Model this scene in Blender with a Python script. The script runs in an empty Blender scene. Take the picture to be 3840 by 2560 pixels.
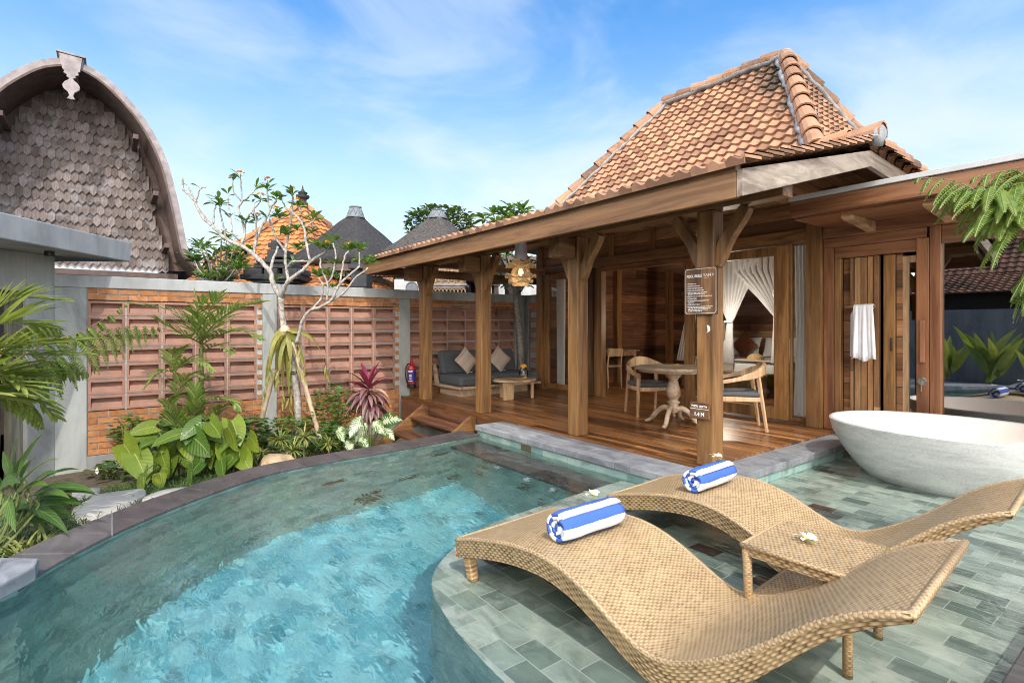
import bpy, bmesh, math, random
from mathutils import Vector, Matrix, Quaternion, noise
PI = math.pi
S = bpy.context.scene
COL = S.collection
RND = random.Random(7)
# ------------------------------------------------------------------ camera, sky, sun, exposure
CAM_H, FOC, HOR = 1.25, 2000.0, 1227.0          # eye height above the deck, focal length and horizon row of the 3840 px photograph
cd = bpy.data.cameras.new('camera'); camera = bpy.data.objects.new('camera', cd); COL.objects.link(camera); S.camera = camera
camera.location = (0, 0, CAM_H); camera.rotation_euler = (PI/2, 0, math.atan2(4, 3))
cd.sensor_width = 36; cd.lens = 18.75; cd.shift_y = -(1280-HOR)/3840; cd.clip_start = .02; cd.clip_end = 3000
SUN = Vector((.75, -.25, 1.0)).normalized()
W = bpy.data.worlds.new('World'); S.world = W; W.use_nodes = True
def build_sky():
    nt = W.node_tree; N = nt.nodes; L = nt.links
    bg = N['Background']; bg.inputs[1].default_value = .15
    sk = N.new('ShaderNodeTexSky'); sk.sky_type = 'NISHITA'; sk.sun_disc = False
    sk.sun_elevation = math.asin(SUN.z); sk.sun_rotation = math.atan2(SUN.x, SUN.y); sk.air_density = 1.1; sk.dust_density = .6; sk.ozone_density = 2.0
    hs = N.new('ShaderNodeHueSaturation'); hs.inputs['Saturation'].default_value = 1.34; hs.inputs['Value'].default_value = 2.2
    L.new(sk.outputs[0], hs.inputs['Color'])
    tc = N.new('ShaderNodeTexCoord'); sep = N.new('ShaderNodeSeparateXYZ'); L.new(tc.outputs['Generated'], sep.inputs[0])
    mp = N.new('ShaderNodeMapping'); mp.inputs['Scale'].default_value = (1.6, 1.6, 4.2); mp.inputs['Location'].default_value = (.4, 1.3, .2); mp.inputs['Rotation'].default_value = (.25, .1, .5)
    L.new(tc.outputs['Generated'], mp.inputs[0])
    n1 = N.new('ShaderNodeTexNoise'); n1.inputs['Scale'].default_value = 1.5; n1.inputs['Detail'].default_value = 9; n1.inputs['Roughness'].default_value = .56; n1.inputs['Distortion'].default_value = .5
    L.new(mp.outputs[0], n1.inputs['Vector'])
    r1 = N.new('ShaderNodeMapRange'); r1.interpolation_type = 'SMOOTHSTEP'; r1.inputs[1].default_value = .38; r1.inputs[2].default_value = .70; L.new(n1.outputs[0], r1.inputs[0])
    hz = N.new('ShaderNodeMapRange'); hz.interpolation_type = 'SMOOTHSTEP'; hz.inputs[1].default_value = .56; hz.inputs[2].default_value = .02; hz.inputs[3].default_value = 0; hz.inputs[4].default_value = .78
    L.new(sep.outputs[2], hz.inputs[0])
    ad = N.new('ShaderNodeMath'); ad.operation = 'MULTIPLY'; L.new(r1.outputs[0], ad.inputs[0]); ad.inputs[1].default_value = .42
    mx = N.new('ShaderNodeMath'); mx.operation = 'ADD'; mx.use_clamp = True; L.new(ad.outputs[0], mx.inputs[0]); L.new(hz.outputs[0], mx.inputs[1])
    mc = N.new('ShaderNodeMix'); mc.data_type = 'RGBA'; L.new(mx.outputs[0], mc.inputs[0]); L.new(hs.outputs[0], mc.inputs[6]); mc.inputs[7].default_value = (7.1, 7.9, 8.5, 1)
    # bright cloud bank added out of view behind the camera to fill the porch
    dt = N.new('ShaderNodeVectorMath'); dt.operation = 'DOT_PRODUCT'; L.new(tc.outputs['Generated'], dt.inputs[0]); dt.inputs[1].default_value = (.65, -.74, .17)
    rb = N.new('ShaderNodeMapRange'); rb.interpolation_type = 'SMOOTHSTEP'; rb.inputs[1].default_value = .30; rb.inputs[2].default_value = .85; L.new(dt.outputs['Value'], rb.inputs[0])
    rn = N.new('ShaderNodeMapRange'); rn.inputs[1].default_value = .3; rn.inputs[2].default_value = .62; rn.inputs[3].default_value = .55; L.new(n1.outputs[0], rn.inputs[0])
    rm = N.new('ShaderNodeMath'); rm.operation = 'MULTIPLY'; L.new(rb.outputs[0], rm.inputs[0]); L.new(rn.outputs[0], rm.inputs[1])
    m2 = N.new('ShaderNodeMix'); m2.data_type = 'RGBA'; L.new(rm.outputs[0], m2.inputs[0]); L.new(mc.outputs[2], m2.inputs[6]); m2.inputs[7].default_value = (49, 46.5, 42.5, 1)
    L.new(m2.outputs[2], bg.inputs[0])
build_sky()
sl = bpy.data.lights.new('sun', 'SUN'); sl.energy = 3.5; sl.angle = math.radians(.5); sl.color = (1, .95, .87); sl.cycles.is_caustics_light = True
so = bpy.data.objects.new('sun', sl); COL.objects.link(so); so.rotation_euler = SUN.to_track_quat('Z', 'Y').to_euler()
S.view_settings.view_transform = 'Standard'; S.view_settings.look = 'None'; S.view_settings.exposure = -.2; S.view_settings.gamma = 1
S.cycles.use_denoising = True; S.cycles.denoising_prefilter = 'ACCURATE'; S.cycles.denoising_input_passes = 'RGB_ALBEDO_NORMAL'; S.cycles.filter_width = 1.0; S.cycles.max_bounces = 9; S.cycles.diffuse_bounces = 5; S.cycles.transparent_max_bounces = 16; S.cycles.sample_clamp_indirect = 6; S.cycles.blur_glossy = .3
# ------------------------------------------------------------------ helpers
def at(px, py, X=None, Y=None, z=None, d=None):
    """a point of the photograph (3840 px wide) carried out to a known wall, height or distance"""
    a = (px-1920)/FOC; b = (HOR-py)/FOC; dx = .6*a-.8; dy = .8*a+.6
    t = X/dx if X is not None else Y/dy if Y is not None else (z-CAM_H)/b if z is not None else d
    return Vector((dx*t, dy*t, CAM_H+b*t))
def V(*a): return Vector(a)
class MB:
    def __init__(s): s.v = []; s.f = []; s.uv = []; s.mi = []
    def add(s, vs, fs, uvs=None, mi=0):
        o = len(s.v); s.v += [tuple(v) for v in vs]
        for k, f in enumerate(fs):
            s.f.append(tuple(i+o for i in f)); s.uv.append([uvs[i] for i in f] if uvs else None); s.mi.append(mi)
    def box(s, c, d, rz=0, M=None, mi=0):
        x, y, z = [q/2 for q in d]; R = Matrix.Rotation(rz, 3, 'Z') if rz else None
        vs = [Vector((i*x, j*y, k*z)) for i in (-1, 1) for j in (-1, 1) for k in (-1, 1)]
        if R: vs = [R @ v for v in vs]
        if M: vs = [M @ v for v in vs]
        s.add([v+Vector(c) for v in vs], [(0, 1, 3, 2), (4, 6, 7, 5), (0, 4, 5, 1), (2, 3, 7, 6), (0, 2, 6, 4), (1, 5, 7, 3)], None, mi)
    def bx(s, x0, x1, y0, y1, z0, z1, mi=0): s.box(((x0+x1)/2, (y0+y1)/2, (z0+z1)/2), (x1-x0, y1-y0, z1-z0), mi=mi)
    def bar(s, p, q, w, h=None, up=(0, 0, 1), w2=None, h2=None):
        p = Vector(p); q = Vector(q); h = h or w; w2 = w2 or w; h2 = h2 or h; d = (q-p).normalized(); u = Vector(up)
        if abs(d.dot(u)) > .98: u = Vector((0, 1, 0))
        r = d.cross(u).normalized(); u = r.cross(d)
        vs = [p+r*i*w/2+u*j*h/2 for i, j in ((-1, -1), (1, -1), (1, 1), (-1, 1))]+[q+r*i*w2/2+u*j*h2/2 for i, j in ((-1, -1), (1, -1), (1, 1), (-1, 1))]
        s.add(vs, [(3, 2, 1, 0), (4, 5, 6, 7), (0, 1, 5, 4), (1, 2, 6, 5), (2, 3, 7, 6), (3, 0, 4, 7)])
    def tube(s, pts, r, n=8, cap=True, flat=None):
        pts = [Vector(p) for p in pts]; k = len(pts); rs = r if isinstance(r, (list, tuple)) else [r]*k
        vs = []; uvs = []; fr = None; L = 0
        for i, p in enumerate(pts):
            t = (pts[min(i+1, k-1)]-pts[max(i-1, 0)])
            t = t.normalized() if t.length > 1e-9 else Vector((0, 0, 1))
            if fr is None: fr = t.orthogonal().normalized() if flat is None else Vector(flat)
            fr = (fr-t*fr.dot(t)).normalized(); b = t.cross(fr)
            if i: L += (p-pts[i-1]).length
            for j in range(n):
                a = 2*PI*j/n; ra = rs[i] if not isinstance(rs[i], tuple) else None
                if ra is None: vs.append(p+fr*math.cos(a)*rs[i][0]+b*math.sin(a)*rs[i][1])
                else: vs.append(p+(fr*math.cos(a)+b*math.sin(a))*ra)
                uvs.append((L, j/n))
        fs = [(i*n+j, i*n+(j+1) % n, (i+1)*n+(j+1) % n, (i+1)*n+j) for i in range(k-1) for j in range(n)]
        if cap: fs += [tuple(range(n-1, -1, -1)), tuple((k-1)*n+j for j in range(n))]
        s.add(vs, fs, uvs)
    def lathe(s, prof, c=(0, 0, 0), n=24, sx=1, sy=1, cap=True, rz=0):
        c = Vector(c); vs = []; k = len(prof)
        for r, z in prof:
            for j in range(n):
                a = 2*PI*j/n+rz; vs.append(c+Vector((r*math.cos(a)*sx, r*math.sin(a)*sy, z)))
        fs = [(i*n+j, i*n+(j+1) % n, (i+1)*n+(j+1) % n, (i+1)*n+j) for i in range(k-1) for j in range(n)]
        if cap: fs += [tuple(range(n-1, -1, -1)), tuple((k-1)*n+j for j in range(n))]
        s.add(vs, fs)
    def prism(s, poly, z0, z1):
        n = len(poly); vs = [(x, y, z0) for x, y in poly]+[(x, y, z1) for x, y in poly]
        s.add(vs, [tuple(range(n-1, -1, -1)), tuple(range(n, 2*n))]+[(i, (i+1) % n, n+(i+1) % n, n+i) for i in range(n)])
    def slab(s, pts, nrm, t):
        """outline of 3-D points pushed by t along nrm"""
        n = len(pts); pts = [Vector(p) for p in pts]; q = Vector(nrm)*t
        s.add(pts+[p+q for p in pts], [tuple(range(n-1, -1, -1)), tuple(range(n, 2*n))]+[(i, (i+1) % n, n+(i+1) % n, n+i) for i in range(n)])
    def quad(s, a, b, c, d, uv=None): s.add([a, b, c, d], [(0, 1, 2, 3)], uv)
    def leaf(s, base, d, up, L, w, droop=.3, seg=5, shape='lance', fold=.25, tw=0, notch=0):
        base = Vector(base); d = Vector(d).normalized(); up = Vector(up); r = d.cross(up)
        if r.length < 1e-4: r = d.orthogonal()
        r.normalize(); u = r.cross(d).normalized()
        if tw: r = Quaternion(d, tw) @ r; u = r.cross(d).normalized()
        vs = []; uvs = []; p = base.copy(); dd = d.copy(); st = L/seg
        for i in range(seg+1):
            t = i/seg
            if shape == 'lance': ww = math.sin(PI*min(1, t**.75*.97+.03))**.85
            elif shape == 'strap': ww = min(1, t*5+.35)*(1-max(0, (t-.55)/.45)**1.8)
            elif shape == 'heart': ww = 2.0*(t+.12)**.45*max(0, 1-t)**.85
            elif shape == 'obov': ww = math.sin(PI*min(1, t**1.35))**.8
            else: ww = math.sin(PI*t)**.6
            if t > .999: ww = .02
            ww *= w/2; uu = r.cross(dd).normalized(); k = fold*ww
            back = dd*(-notch*w*max(0, 1-t*3)) if notch else Vector((0, 0, 0))
            vs += [p-r*ww+uu*k+back, p.copy(), p+r*ww+uu*k+back]; uvs += [(t, 0), (t, .5), (t, 1)]
            dd = (dd+Vector((0, 0, -1))*droop/seg*(.4+1.2*t)).normalized(); p = p+dd*st
        fs = []
        for i in range(seg): a = i*3; fs += [(a, a+1, a+4, a+3), (a+1, a+2, a+5, a+4)]
        s.add(vs, fs, uvs); return p
    def build(s, name, mat, parent=None, bevel=0, smooth=False, loc=None, subsurf=0):
        m = bpy.data.meshes.new(name); root = getroot(parent) if parent else None
        off = Vector(root.location) if root else Vector(loc) if loc is not None else Vector((0, 0, 0))
        m.from_pydata([tuple(Vector(v)-off) for v in s.v], [], s.f)
        for q in (mat if isinstance(mat, list) else [mat]): m.materials.append(q)
        if any(s.uv):
            ul = m.uv_layers.new(name='UVMap'); k = 0; flat = []
            for f, u in zip(s.f, s.uv):
                for i in range(len(f)): flat += list(u[i]) if u else [0, 0]
            ul.data.foreach_set('uv', flat)
        if any(s.mi): m.polygons.foreach_set('material_index', s.mi)
        if smooth: m.polygons.foreach_set('use_smooth', [True]*len(m.polygons))
        m.update()
        o = bpy.data.objects.new(name, m); COL.objects.link(o)
        if parent: o.parent = parent
        elif loc is not None: o.location = loc
        if subsurf:
            q = o.modifiers.new('round', 'SUBSURF'); q.levels = q.render_levels = subsurf
        if bevel:
            q = o.modifiers.new('edge', 'BEVEL'); q.width = bevel; q.segments = 2; q.limit_method = 'ANGLE'; q.angle_limit = math.radians(40)
        return o
def getroot(o):
    while o.parent: o = o.parent
    return o
def tag(o, label=None, cat=None, group=None, kind=None):
    if label: o['label'] = label
    if cat: o['category'] = cat
    if group: o['group'] = group
    if kind: o['kind'] = kind
    return o
def thing(name, loc, label, cat, group=None):
    o = bpy.data.objects.new(name, None); COL.objects.link(o); o.location = loc; o.empty_display_size = .1
    return tag(o, label, cat, group)
def copy_tree(o, parent=None):
    c = o.copy(); COL.objects.link(c)
    if parent: c.parent = parent
    for ch in list(o.children): copy_tree(ch, c)
    return c
def box1(x0, x1, y0, y1, z0, z1):
    m = MB(); m.bx(x0, x1, y0, y1, z0, z1); return m
def bez(p, n=8):
    """smooth polyline through points"""
    p = [Vector(q) for q in p]; out = []
    for i in range(len(p)-1):
        a = p[max(i-1, 0)]; b = p[i]; c = p[i+1]; d = p[min(i+2, len(p)-1)]
        for k in range(n):
            t = k/n; out.append(.5*((2*b)+(c-a)*t+(2*a-5*b+4*c-d)*t*t+(3*b-a-3*c+d)*t**3))
    return out+[p[-1]]
# ------------------------------------------------------------------ materials
class NT:
    def __init__(s, name):
        s.m = bpy.data.materials.new(name); s.m.use_nodes = True; s.t = s.m.node_tree; s.b = s.t.nodes['Principled BSDF']; s.out = s.t.nodes['Material Output']
    def n(s, kind, **kw):
        q = s.t.nodes.new('ShaderNode'+kind)
        for k, v in kw.items():
            if k.startswith('i_'): q.inputs[k[2:].replace('_', ' ')].default_value = v
            else: setattr(q, k, v)
        return q
    def l(s, a, b): s.t.links.new(a, b)
    def noise(s, scale, detail=4, vec=None, rough=.55, dist=0):
        q = s.n('TexNoise'); q.inputs['Scale'].default_value = scale; q.inputs['Detail'].default_value = detail; q.inputs['Roughness'].default_value = rough; q.inputs['Distortion'].default_value = dist
        if vec: s.l(vec, q.inputs['Vector'])
        return q.outputs[0]
    def coord(s, kind='Object', scale=(1, 1, 1), rot=(0, 0, 0)):
        c = s.n('TexCoord'); mp = s.n('Mapping'); mp.inputs['Scale'].default_value = scale; mp.inputs['Rotation'].default_value = rot
        s.l(c.outputs[kind], mp.inputs[0]); return mp.outputs[0]
    def world(s, scale=(1, 1, 1), rot=(0, 0, 0)):
        c = s.n('NewGeometry'); mp = s.n('Mapping'); mp.inputs['Scale'].default_value = scale; mp.inputs['Rotation'].default_value = rot
        s.l(c.outputs['Position'], mp.inputs[0]); return mp.outputs[0]
    def ramp(s, fac, stops, interp='LINEAR'):
        q = s.n('ValToRGB'); e = q.color_ramp.elements; q.color_ramp.interpolation = interp
        while len(e) < len(stops): e.new(.5)
        for i, (p, c) in enumerate(stops): e[i].position = p; e[i].color = (*c, 1)
        s.l(fac, q.inputs[0]); return q.outputs[0]
    def mix(s, fac, a, b, blend='MIX'):
        q = s.n('Mix', data_type='RGBA', blend_type=blend)
        for sock, v in ((q.inputs[0], fac), (q.inputs[6], a), (q.inputs[7], b)):
            if hasattr(v, 'is_linked'): s.l(v, sock)
            elif isinstance(v, tuple): sock.default_value = (*v, 1) if len(v) == 3 else v
            else: sock.default_value = v
        return q.outputs[2]
    def math(s, op, a, b=0., c=0.):
        q = s.n('Math', operation=op)
        for i, v in enumerate((a, b, c)):
            if hasattr(v, 'is_linked'): s.l(v, q.inputs[i])
            else: q.inputs[i].default_value = v
        return q.outputs[0]
    def island(s): return s.n('NewGeometry').outputs['Random Per Island']
    def bump(s, h, strength=.4, dist=.01):
        q = s.n('Bump'); q.inputs['Strength'].default_value = strength; q.inputs['Distance'].default_value = dist; s.l(h, q.inputs['Height']); s.l(q.outputs[0], s.b.inputs['Normal']); return q
    def color(s, c, rough=.6, spec=.5, metal=0):
        if hasattr(c, 'is_linked'): s.l(c, s.b.inputs['Base Color'])
        else: s.b.inputs['Base Color'].default_value = (*c, 1)
        if hasattr(rough, 'is_linked'): s.l(rough, s.b.inputs['Roughness'])
        else: s.b.inputs['Roughness'].default_value = rough
        s.b.inputs['Specular IOR Level'].default_value = spec; s.b.inputs['Metallic'].default_value = metal; return s.m
def sc(c, k): return tuple(min(1, q*k) for q in c)
def plain(name, c, rough=.6, var=.12, scale=6, bump=.0, bscale=60, metal=0, spec=.5, isl=0, dist=.004):
    t = NT(name); f = t.noise(scale, 5, t.coord()); col = t.ramp(f, [(.3, sc(c, 1-var)), (.7, sc(c, 1+var))])
    if isl: col = t.mix(1.0, col, t.ramp(t.island(), [(0, (1-isl,)*3), (1, (1,)*3)]), 'MULTIPLY')
    if bump: t.bump(t.noise(bscale, 4, t.coord()), bump, dist)
    return t.color(col, rough, spec, metal)
def wood(name, ax, dark, light, rough=.45, isl=.35, plank=None, grain=11, space='Object', spec=.5):
    """long-grained timber; plank=(across axis, width) draws plank joints"""
    t = NT(name); sca = [grain]*3; sca[ax] = .8
    vec = t.coord('Object', tuple(sca)) if space == 'Object' else t.world(tuple(sca))
    f = t.noise(1.0, 7, vec, .62, 1.6); f2 = t.noise(.33, 3, vec, .5, .8); f3 = t.noise(2.3, 4, vec, .6, .5)
    col = t.ramp(f, [(.28, dark), (.45, tuple((a+b)/2 for a, b in zip(dark, light))), (.58, light), (.72, sc(light, .75))])
    col = t.mix(.8, col, t.ramp(f2, [(.34, (.42, .36, .32)), (.55, (1, 1, 1)), (.7, (1.2, 1.12, 1.0))]), 'MULTIPLY')
    col = t.mix(.38, col, t.ramp(f3, [(.36, (.35, .3, .27)), (.5, (1, 1, 1))]), 'MULTIPLY')
    if isl: col = t.mix(1.0, col, t.ramp(t.island(), [(0, (1-isl, 1-isl*1.05, 1-isl*1.1)), (.6, (1, 1, 1)), (1, (1, .96, .92))]), 'MULTIPLY')
    h = f
    if plank:
        pax, wdt = plank
        sp = t.n('SeparateXYZ'); t.l(t.coord() if space == 'Object' else t.world(), sp.inputs[0])
        d = t.math('DIVIDE', sp.outputs[pax], wdt); fr = t.math('FRACT', d); fl = t.math('FLOOR', d)
        lo = sp.outputs[ax]; wn0 = t.n('TexWhiteNoise', noise_dimensions='1D'); t.l(fl, wn0.inputs['W'])
        seg = t.math('FLOOR', t.math('ADD', t.math('DIVIDE', lo, 1.9), t.math('MULTIPLY', wn0.outputs[0], 7)))
        wn = t.n('TexWhiteNoise', noise_dimensions='2D'); cb = t.n('CombineXYZ'); t.l(fl, cb.inputs[0]); t.l(seg, cb.inputs[1]); t.l(cb.outputs[0], wn.inputs['Vector'])
        col = t.mix(1.0, col, t.ramp(wn.outputs[0], [(0, (.36, .31, .28)), (.5, (.8, .76, .72)), (1, (1.15, 1.1, 1.02))]), 'MULTIPLY')
        gap = t.math('LESS_THAN', t.math('ABSOLUTE', t.math('SUBTRACT', fr, .5)), .5-.004/wdt)
        col = t.mix(gap, (.02, .012, .008), col); h = t.math('ADD', t.math('MULTIPLY', f, .3), gap)
    t.bump(h, .25, .004)
    return t.color(col, rough, spec)
def leafmat(name, c1, c2, rough=.4, trans=.35, rib=None, vein=None, edge=None, under=None):
    t = NT(name); isl = t.island(); col = t.ramp(isl, [(0, c1), (1, c2)])
    n = t.noise(9, 3, t.coord()); col = t.mix(.4, col, t.ramp(n, [(.3, (.6, .6, .6)), (.7, (1.15, 1.15, 1.15))]), 'MULTIPLY')
    uvn = t.n('TexCoord'); sp = t.n('SeparateXYZ'); t.l(uvn.outputs['UV'], sp.inputs[0])
    ac = t.math('ABSOLUTE', t.math('SUBTRACT', sp.outputs[1], .5))
    if rib: col = t.mix(t.math('MULTIPLY', t.math('LESS_THAN', ac, .02), .7), col, rib)
    if vein:
        vv = t.math('SINE', t.math('MULTIPLY', t.math('SUBTRACT', sp.outputs[0], t.math('MULTIPLY', ac, .5)), 55.))
        if isinstance(vein, tuple):
            ns = t.noise(14, 3, t.coord()); msk = t.math('GREATER_THAN', t.math('ADD', t.math('MULTIPLY', ns, .5), t.math('MULTIPLY', vv, .06)), t.math('ADD', .17, t.math('MULTIPLY', ac, .35)))
            col = t.mix(msk, col, vein)
        t.bump(vv, .25, .004)
    if edge: col = t.mix(t.math('GREATER_THAN', ac, .40), col, edge)
    m = t.color(col, rough, .5)
    tr = t.n('BsdfTranslucent'); t.l(t.mix(1.0, col, (1.0, 1.0, .55), 'MULTIPLY'), tr.inputs[0]); ms = t.n('MixShader'); ms.inputs[0].default_value = trans
    t.l(t.b.outputs[0], ms.inputs[1]); t.l(tr.outputs[0], ms.inputs[2]); t.l(ms.outputs[0], t.out.inputs[0]); return m
def glass(name, tint=(.93, .96, .95), boost=1.0, rough=0):
    t = NT(name); fr = t.n('Fresnel'); fr.inputs[0].default_value = 1.5
    g = t.n('BsdfGlossy'); g.inputs['Roughness'].default_value = rough; tr = t.n('BsdfTransparent'); tr.inputs[0].default_value = (*tint, 1)
    f = t.math('MINIMUM', t.math('MULTIPLY', fr.outputs[0], boost), 1.0); ms = t.n('MixShader'); t.l(f, ms.inputs[0]); t.l(tr.outputs[0], ms.inputs[1]); t.l(g.outputs[0], ms.inputs[2]); t.l(ms.outputs[0], t.out.inputs[0]); return t.m
def sheer(name, c, tr=.35, rough=.8):
    t = NT(name); t.color(c, rough, .2); q = t.n('BsdfTransparent'); ms = t.n('MixShader'); ms.inputs[0].default_value = tr
    tl = t.n('BsdfTranslucent'); tl.inputs[0].default_value = (*c, 1); m2 = t.n('MixShader'); m2.inputs[0].default_value = .75 if 'net' in name else .45
    t.l(t.b.outputs[0], m2.inputs[1]); t.l(tl.outputs[0], m2.inputs[2]); t.l(m2.outputs[0], ms.inputs[1]); t.l(q.outputs[0], ms.inputs[2]); t.l(ms.outputs[0], t.out.inputs[0]); return t.m
def stone_tiles(name, cs, bw, bh, mortar, rough=.35, rot=0, msize=.004, odd=None, space='world', streak=None, axes=None):
    """stone tiles in courses, each tile its own tone; odd = colour of a few odd tiles"""
    t = NT(name); vec = t.world((1, 1, 1), (0, 0, rot))
    if axes:                                               # vertical faces: run the courses along the wall
        sp = t.n('SeparateXYZ'); t.l(t.world(), sp.inputs[0]); cb = t.n('CombineXYZ')
        t.l(t.math('ADD', sp.outputs[0], sp.outputs[1]), cb.inputs[0]); t.l(sp.outputs[2], cb.inputs[1]); vec = cb.outputs[0]
    br = t.n('TexBrick'); br.offset = .5; t.l(vec, br.inputs['Vector']); br.inputs['Scale'].default_value = 1; br.inputs['Brick Width'].default_value = bw; br.inputs['Row Height'].default_value = bh
    br.inputs['Mortar Size'].default_value = msize; br.inputs['Color1'].default_value = (0, 0, 0, 1); br.inputs['Color2'].default_value = (1, 1, 1, 1); br.inputs['Mortar'].default_value = (.5, .5, .5, 1)
    k = t.ramp(br.outputs['Color'], [(0, odd or cs[0]), (.045, odd or cs[0]), (.047, cs[0]), (.4, cs[1]), (.7, cs[2]), (1, cs[1])])
    n = t.noise(3.5, 8, t.world((1, 2.2, 1.4)), .62, .8); k = t.mix(.75, k, t.ramp(n, [(.3, (.42, .42, .4)), (.5, (1, 1, 1)), (.68, (1.4, 1.4, 1.34))]), 'MULTIPLY')
    if streak: k = t.mix(t.math('MULTIPLY', t.ramp(t.noise(5, 6, t.world((1, 1, 2.5))), [(.56, (0, 0, 0)), (.66, (1, 1, 1))]), .5), k, streak)
    k = t.mix(br.outputs['Fac'], k, mortar); t.bump(t.math('SUBTRACT', t.math('MULTIPLY', n, .6), br.outputs['Fac']), .4, .004)
    return t.color(k, rough, .5)
M = {}
M['deck'] = wood('deck_boards', 0, (.15, .06, .022), (.43, .205, .08), .3, 0, (1, .095), 9, 'World')
M['post'] = wood('teak_upright', 2, (.16, .07, .022), (.36, .19, .07), .45, .3)
M['postx'] = wood('teak_along', 0, (.14, .063, .022), (.33, .17, .066), .45, .3)
M['posty'] = wood('teak_deep', 1, (.15, .066, .022), (.34, .175, .068), .45, .3)
M['fascia'] = wood('fascia_board', 0, (.17, .083, .036), (.31, .168, .078), .55, .1)
M['greyx'] = wood('grey_board', 0, (.15, .12, .10), (.46, .40, .34), .7, .1, grain=5)
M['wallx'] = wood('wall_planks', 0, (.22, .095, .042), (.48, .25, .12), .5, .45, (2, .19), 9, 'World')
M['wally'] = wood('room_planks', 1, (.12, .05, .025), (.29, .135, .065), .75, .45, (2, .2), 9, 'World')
M['plankz'] = wood('upright_planks', 2, (.3, .15, .065), (.6, .36, .18), .5, .45, (0, .07), 10, 'World')
M['dark'] = wood('dark_column', 2, (.05, .025, .012), (.2, .1, .05), .5, .2)
M['mahog'] = wood('red_door_wood', 2, (.19, .07, .03), (.37, .165, .075), .4, .2)
M['mahogx'] = wood('red_beam_wood', 0, (.17, .065, .03), (.35, .16, .075), .45, .2)
M['oak'] = wood('pale_teak', 2, (.36, .2, .1), (.62, .42, .24), .5, .15)
M['oakx'] = wood('pale_teak_top', 0, (.38, .22, .11), (.64, .43, .24), .45, .15)
M['wash'] = wood('washed_teak', 0, (.3, .2, .13), (.52, .4, .28), .6, .15)
M['soffit'] = wood('soffit_boards', 1, (.34, .21, .12), (.56, .39, .25), .6, .4, (0, .16), 8, 'World')
M['stair'] = wood('dark_stair', 0, (.07, .03, .018), (.2, .09, .05), .4, .1)
M['concrete'] = None
def concrete(name, c, stain=.45):
    t = NT(name); n = t.noise(2.2, 9, t.world((1, 1, .45)), .62, .6); k = t.ramp(n, [(.3, sc(c, 1-stain)), (.5, c), (.72, sc(c, 1.25))])
    n2 = t.noise(1.1, 6, t.world((2.5, 2.5, .3)), .6, .3); k = t.mix(.5, k, t.ramp(n2, [(.35, (.55, .55, .53)), (.6, (1, 1, 1))]), 'MULTIPLY'); t.bump(t.noise(45, 6, t.world()), .3, .006); return t.color(k, .85, .3)
M['concrete'] = concrete('raw_concrete', (.34, .35, .34)); M['slab'] = concrete('pale_concrete', (.38, .39, .39), .3)
M['plinth'] = concrete('plinth_concrete', (.26, .26, .255), .4)
M['block'] = plain('terracotta_block', (.345, .185, .135), .85, .2, 4, .25, 90, isl=.28)
M['brick'] = plain('orange_brick', (.44, .19, .075), .85, .28, 14, .5, 70, isl=.42)
M['mortar'] = plain('grey_mortar', (.38, .38, .37), .9, .15, 20, .4, 60)
def tile_mat(name, c, moss=.5, mx=None):
    t = NT(name); k = t.ramp(t.noise(5, 5, t.coord()), [(.3, sc(c, .8)), (.7, sc(c, 1.18))]); k = t.mix(1., k, t.ramp(t.island(), [(0, (.5, .46, .44)), (.4, (.9, .9, .9)), (1, (1.15, 1.1, 1.02))]), 'MULTIPLY')
    n = t.math('ADD', t.noise(.55, 2, t.world(), .5), t.math('MULTIPLY', t.noise(9, 6, t.world(), .7), .45))
    if mx:                                             # damp growth gathers towards one hip
        sp = t.n('SeparateXYZ'); t.l(t.world(), sp.inputs[0]); mr = t.n('MapRange'); mr.inputs[1].default_value = mx[0]; mr.inputs[2].default_value = mx[1]; mr.inputs[3].default_value = -.2; mr.inputs[4].default_value = .2; t.l(sp.outputs[0], mr.inputs[0]); n = t.math('ADD', n, mr.outputs[0])
    k = t.mix(t.ramp(n, [(.78, (0, 0, 0)), (.92, (moss,)*3)]), k, (.035, .03, .022)); t.bump(t.noise(70, 3, t.coord()), .2, .004); return t.color(k, .75, .35)
M['tile'] = tile_mat('clay_roof_tile', (.37, .208, .13), .6); M['tilem'] = tile_mat('mossy_roof_tile', (.365, .205, .13), .95, (-4.7, -3.2)); M['orange'] = tile_mat('orange_roof_tile', (.47, .2, .075), .25)
M['oldtile'] = tile_mat('brown_roof_tile', (.3, .15, .1), .7)
M['pmortar'] = plain('roof_mortar', (.27, .275, .29), .85, .25, 9, .6, 30)
M['coping'] = stone_tiles('dark_coping_stone', [(.06, .05, .052), (.085, .07, .07), (.12, .11, .112)], 30, 30, (.2, .2, .2), .4)
M['greystone'] = stone_tiles('grey_coping_stone', [(.18, .19, .21), (.22, .23, .25), (.27, .28, .3)], .5, 9, (.12, .12, .13), .55, msize=.003)
M['lava'] = stone_tiles('black_lava_stone', [(.04, .036, .035), (.06, .055, .052), (.09, .085, .08)], .6, .6, (.02, .02, .02), .5)
M['shelf'] = stone_tiles('green_pool_tile', [(.10, .138, .122), (.225, .272, .242), (.38, .42, .37)], .19, .13, (.36, .38, .34), .4, 0, .003, odd=(.09, .06, .05), streak=(.5, .5, .45))
M['poolwall'] = stone_tiles('green_pool_wall', [(.15, .265, .255), (.235, .36, .335), (.31, .42, .38)], .2, .1, (.26, .3, .26), .5, 0, .003, odd=(.09, .085, .045), axes=1)
M['poolfloor'] = stone_tiles('water_tinted_pool_floor', [(.07, .27, .33), (.13, .36, .42), (.2, .44, .49)], .2, .1, (.26, .5, .53), .5, 0, .003)  # blue that deep water gives the light is put into the tile colour
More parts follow.
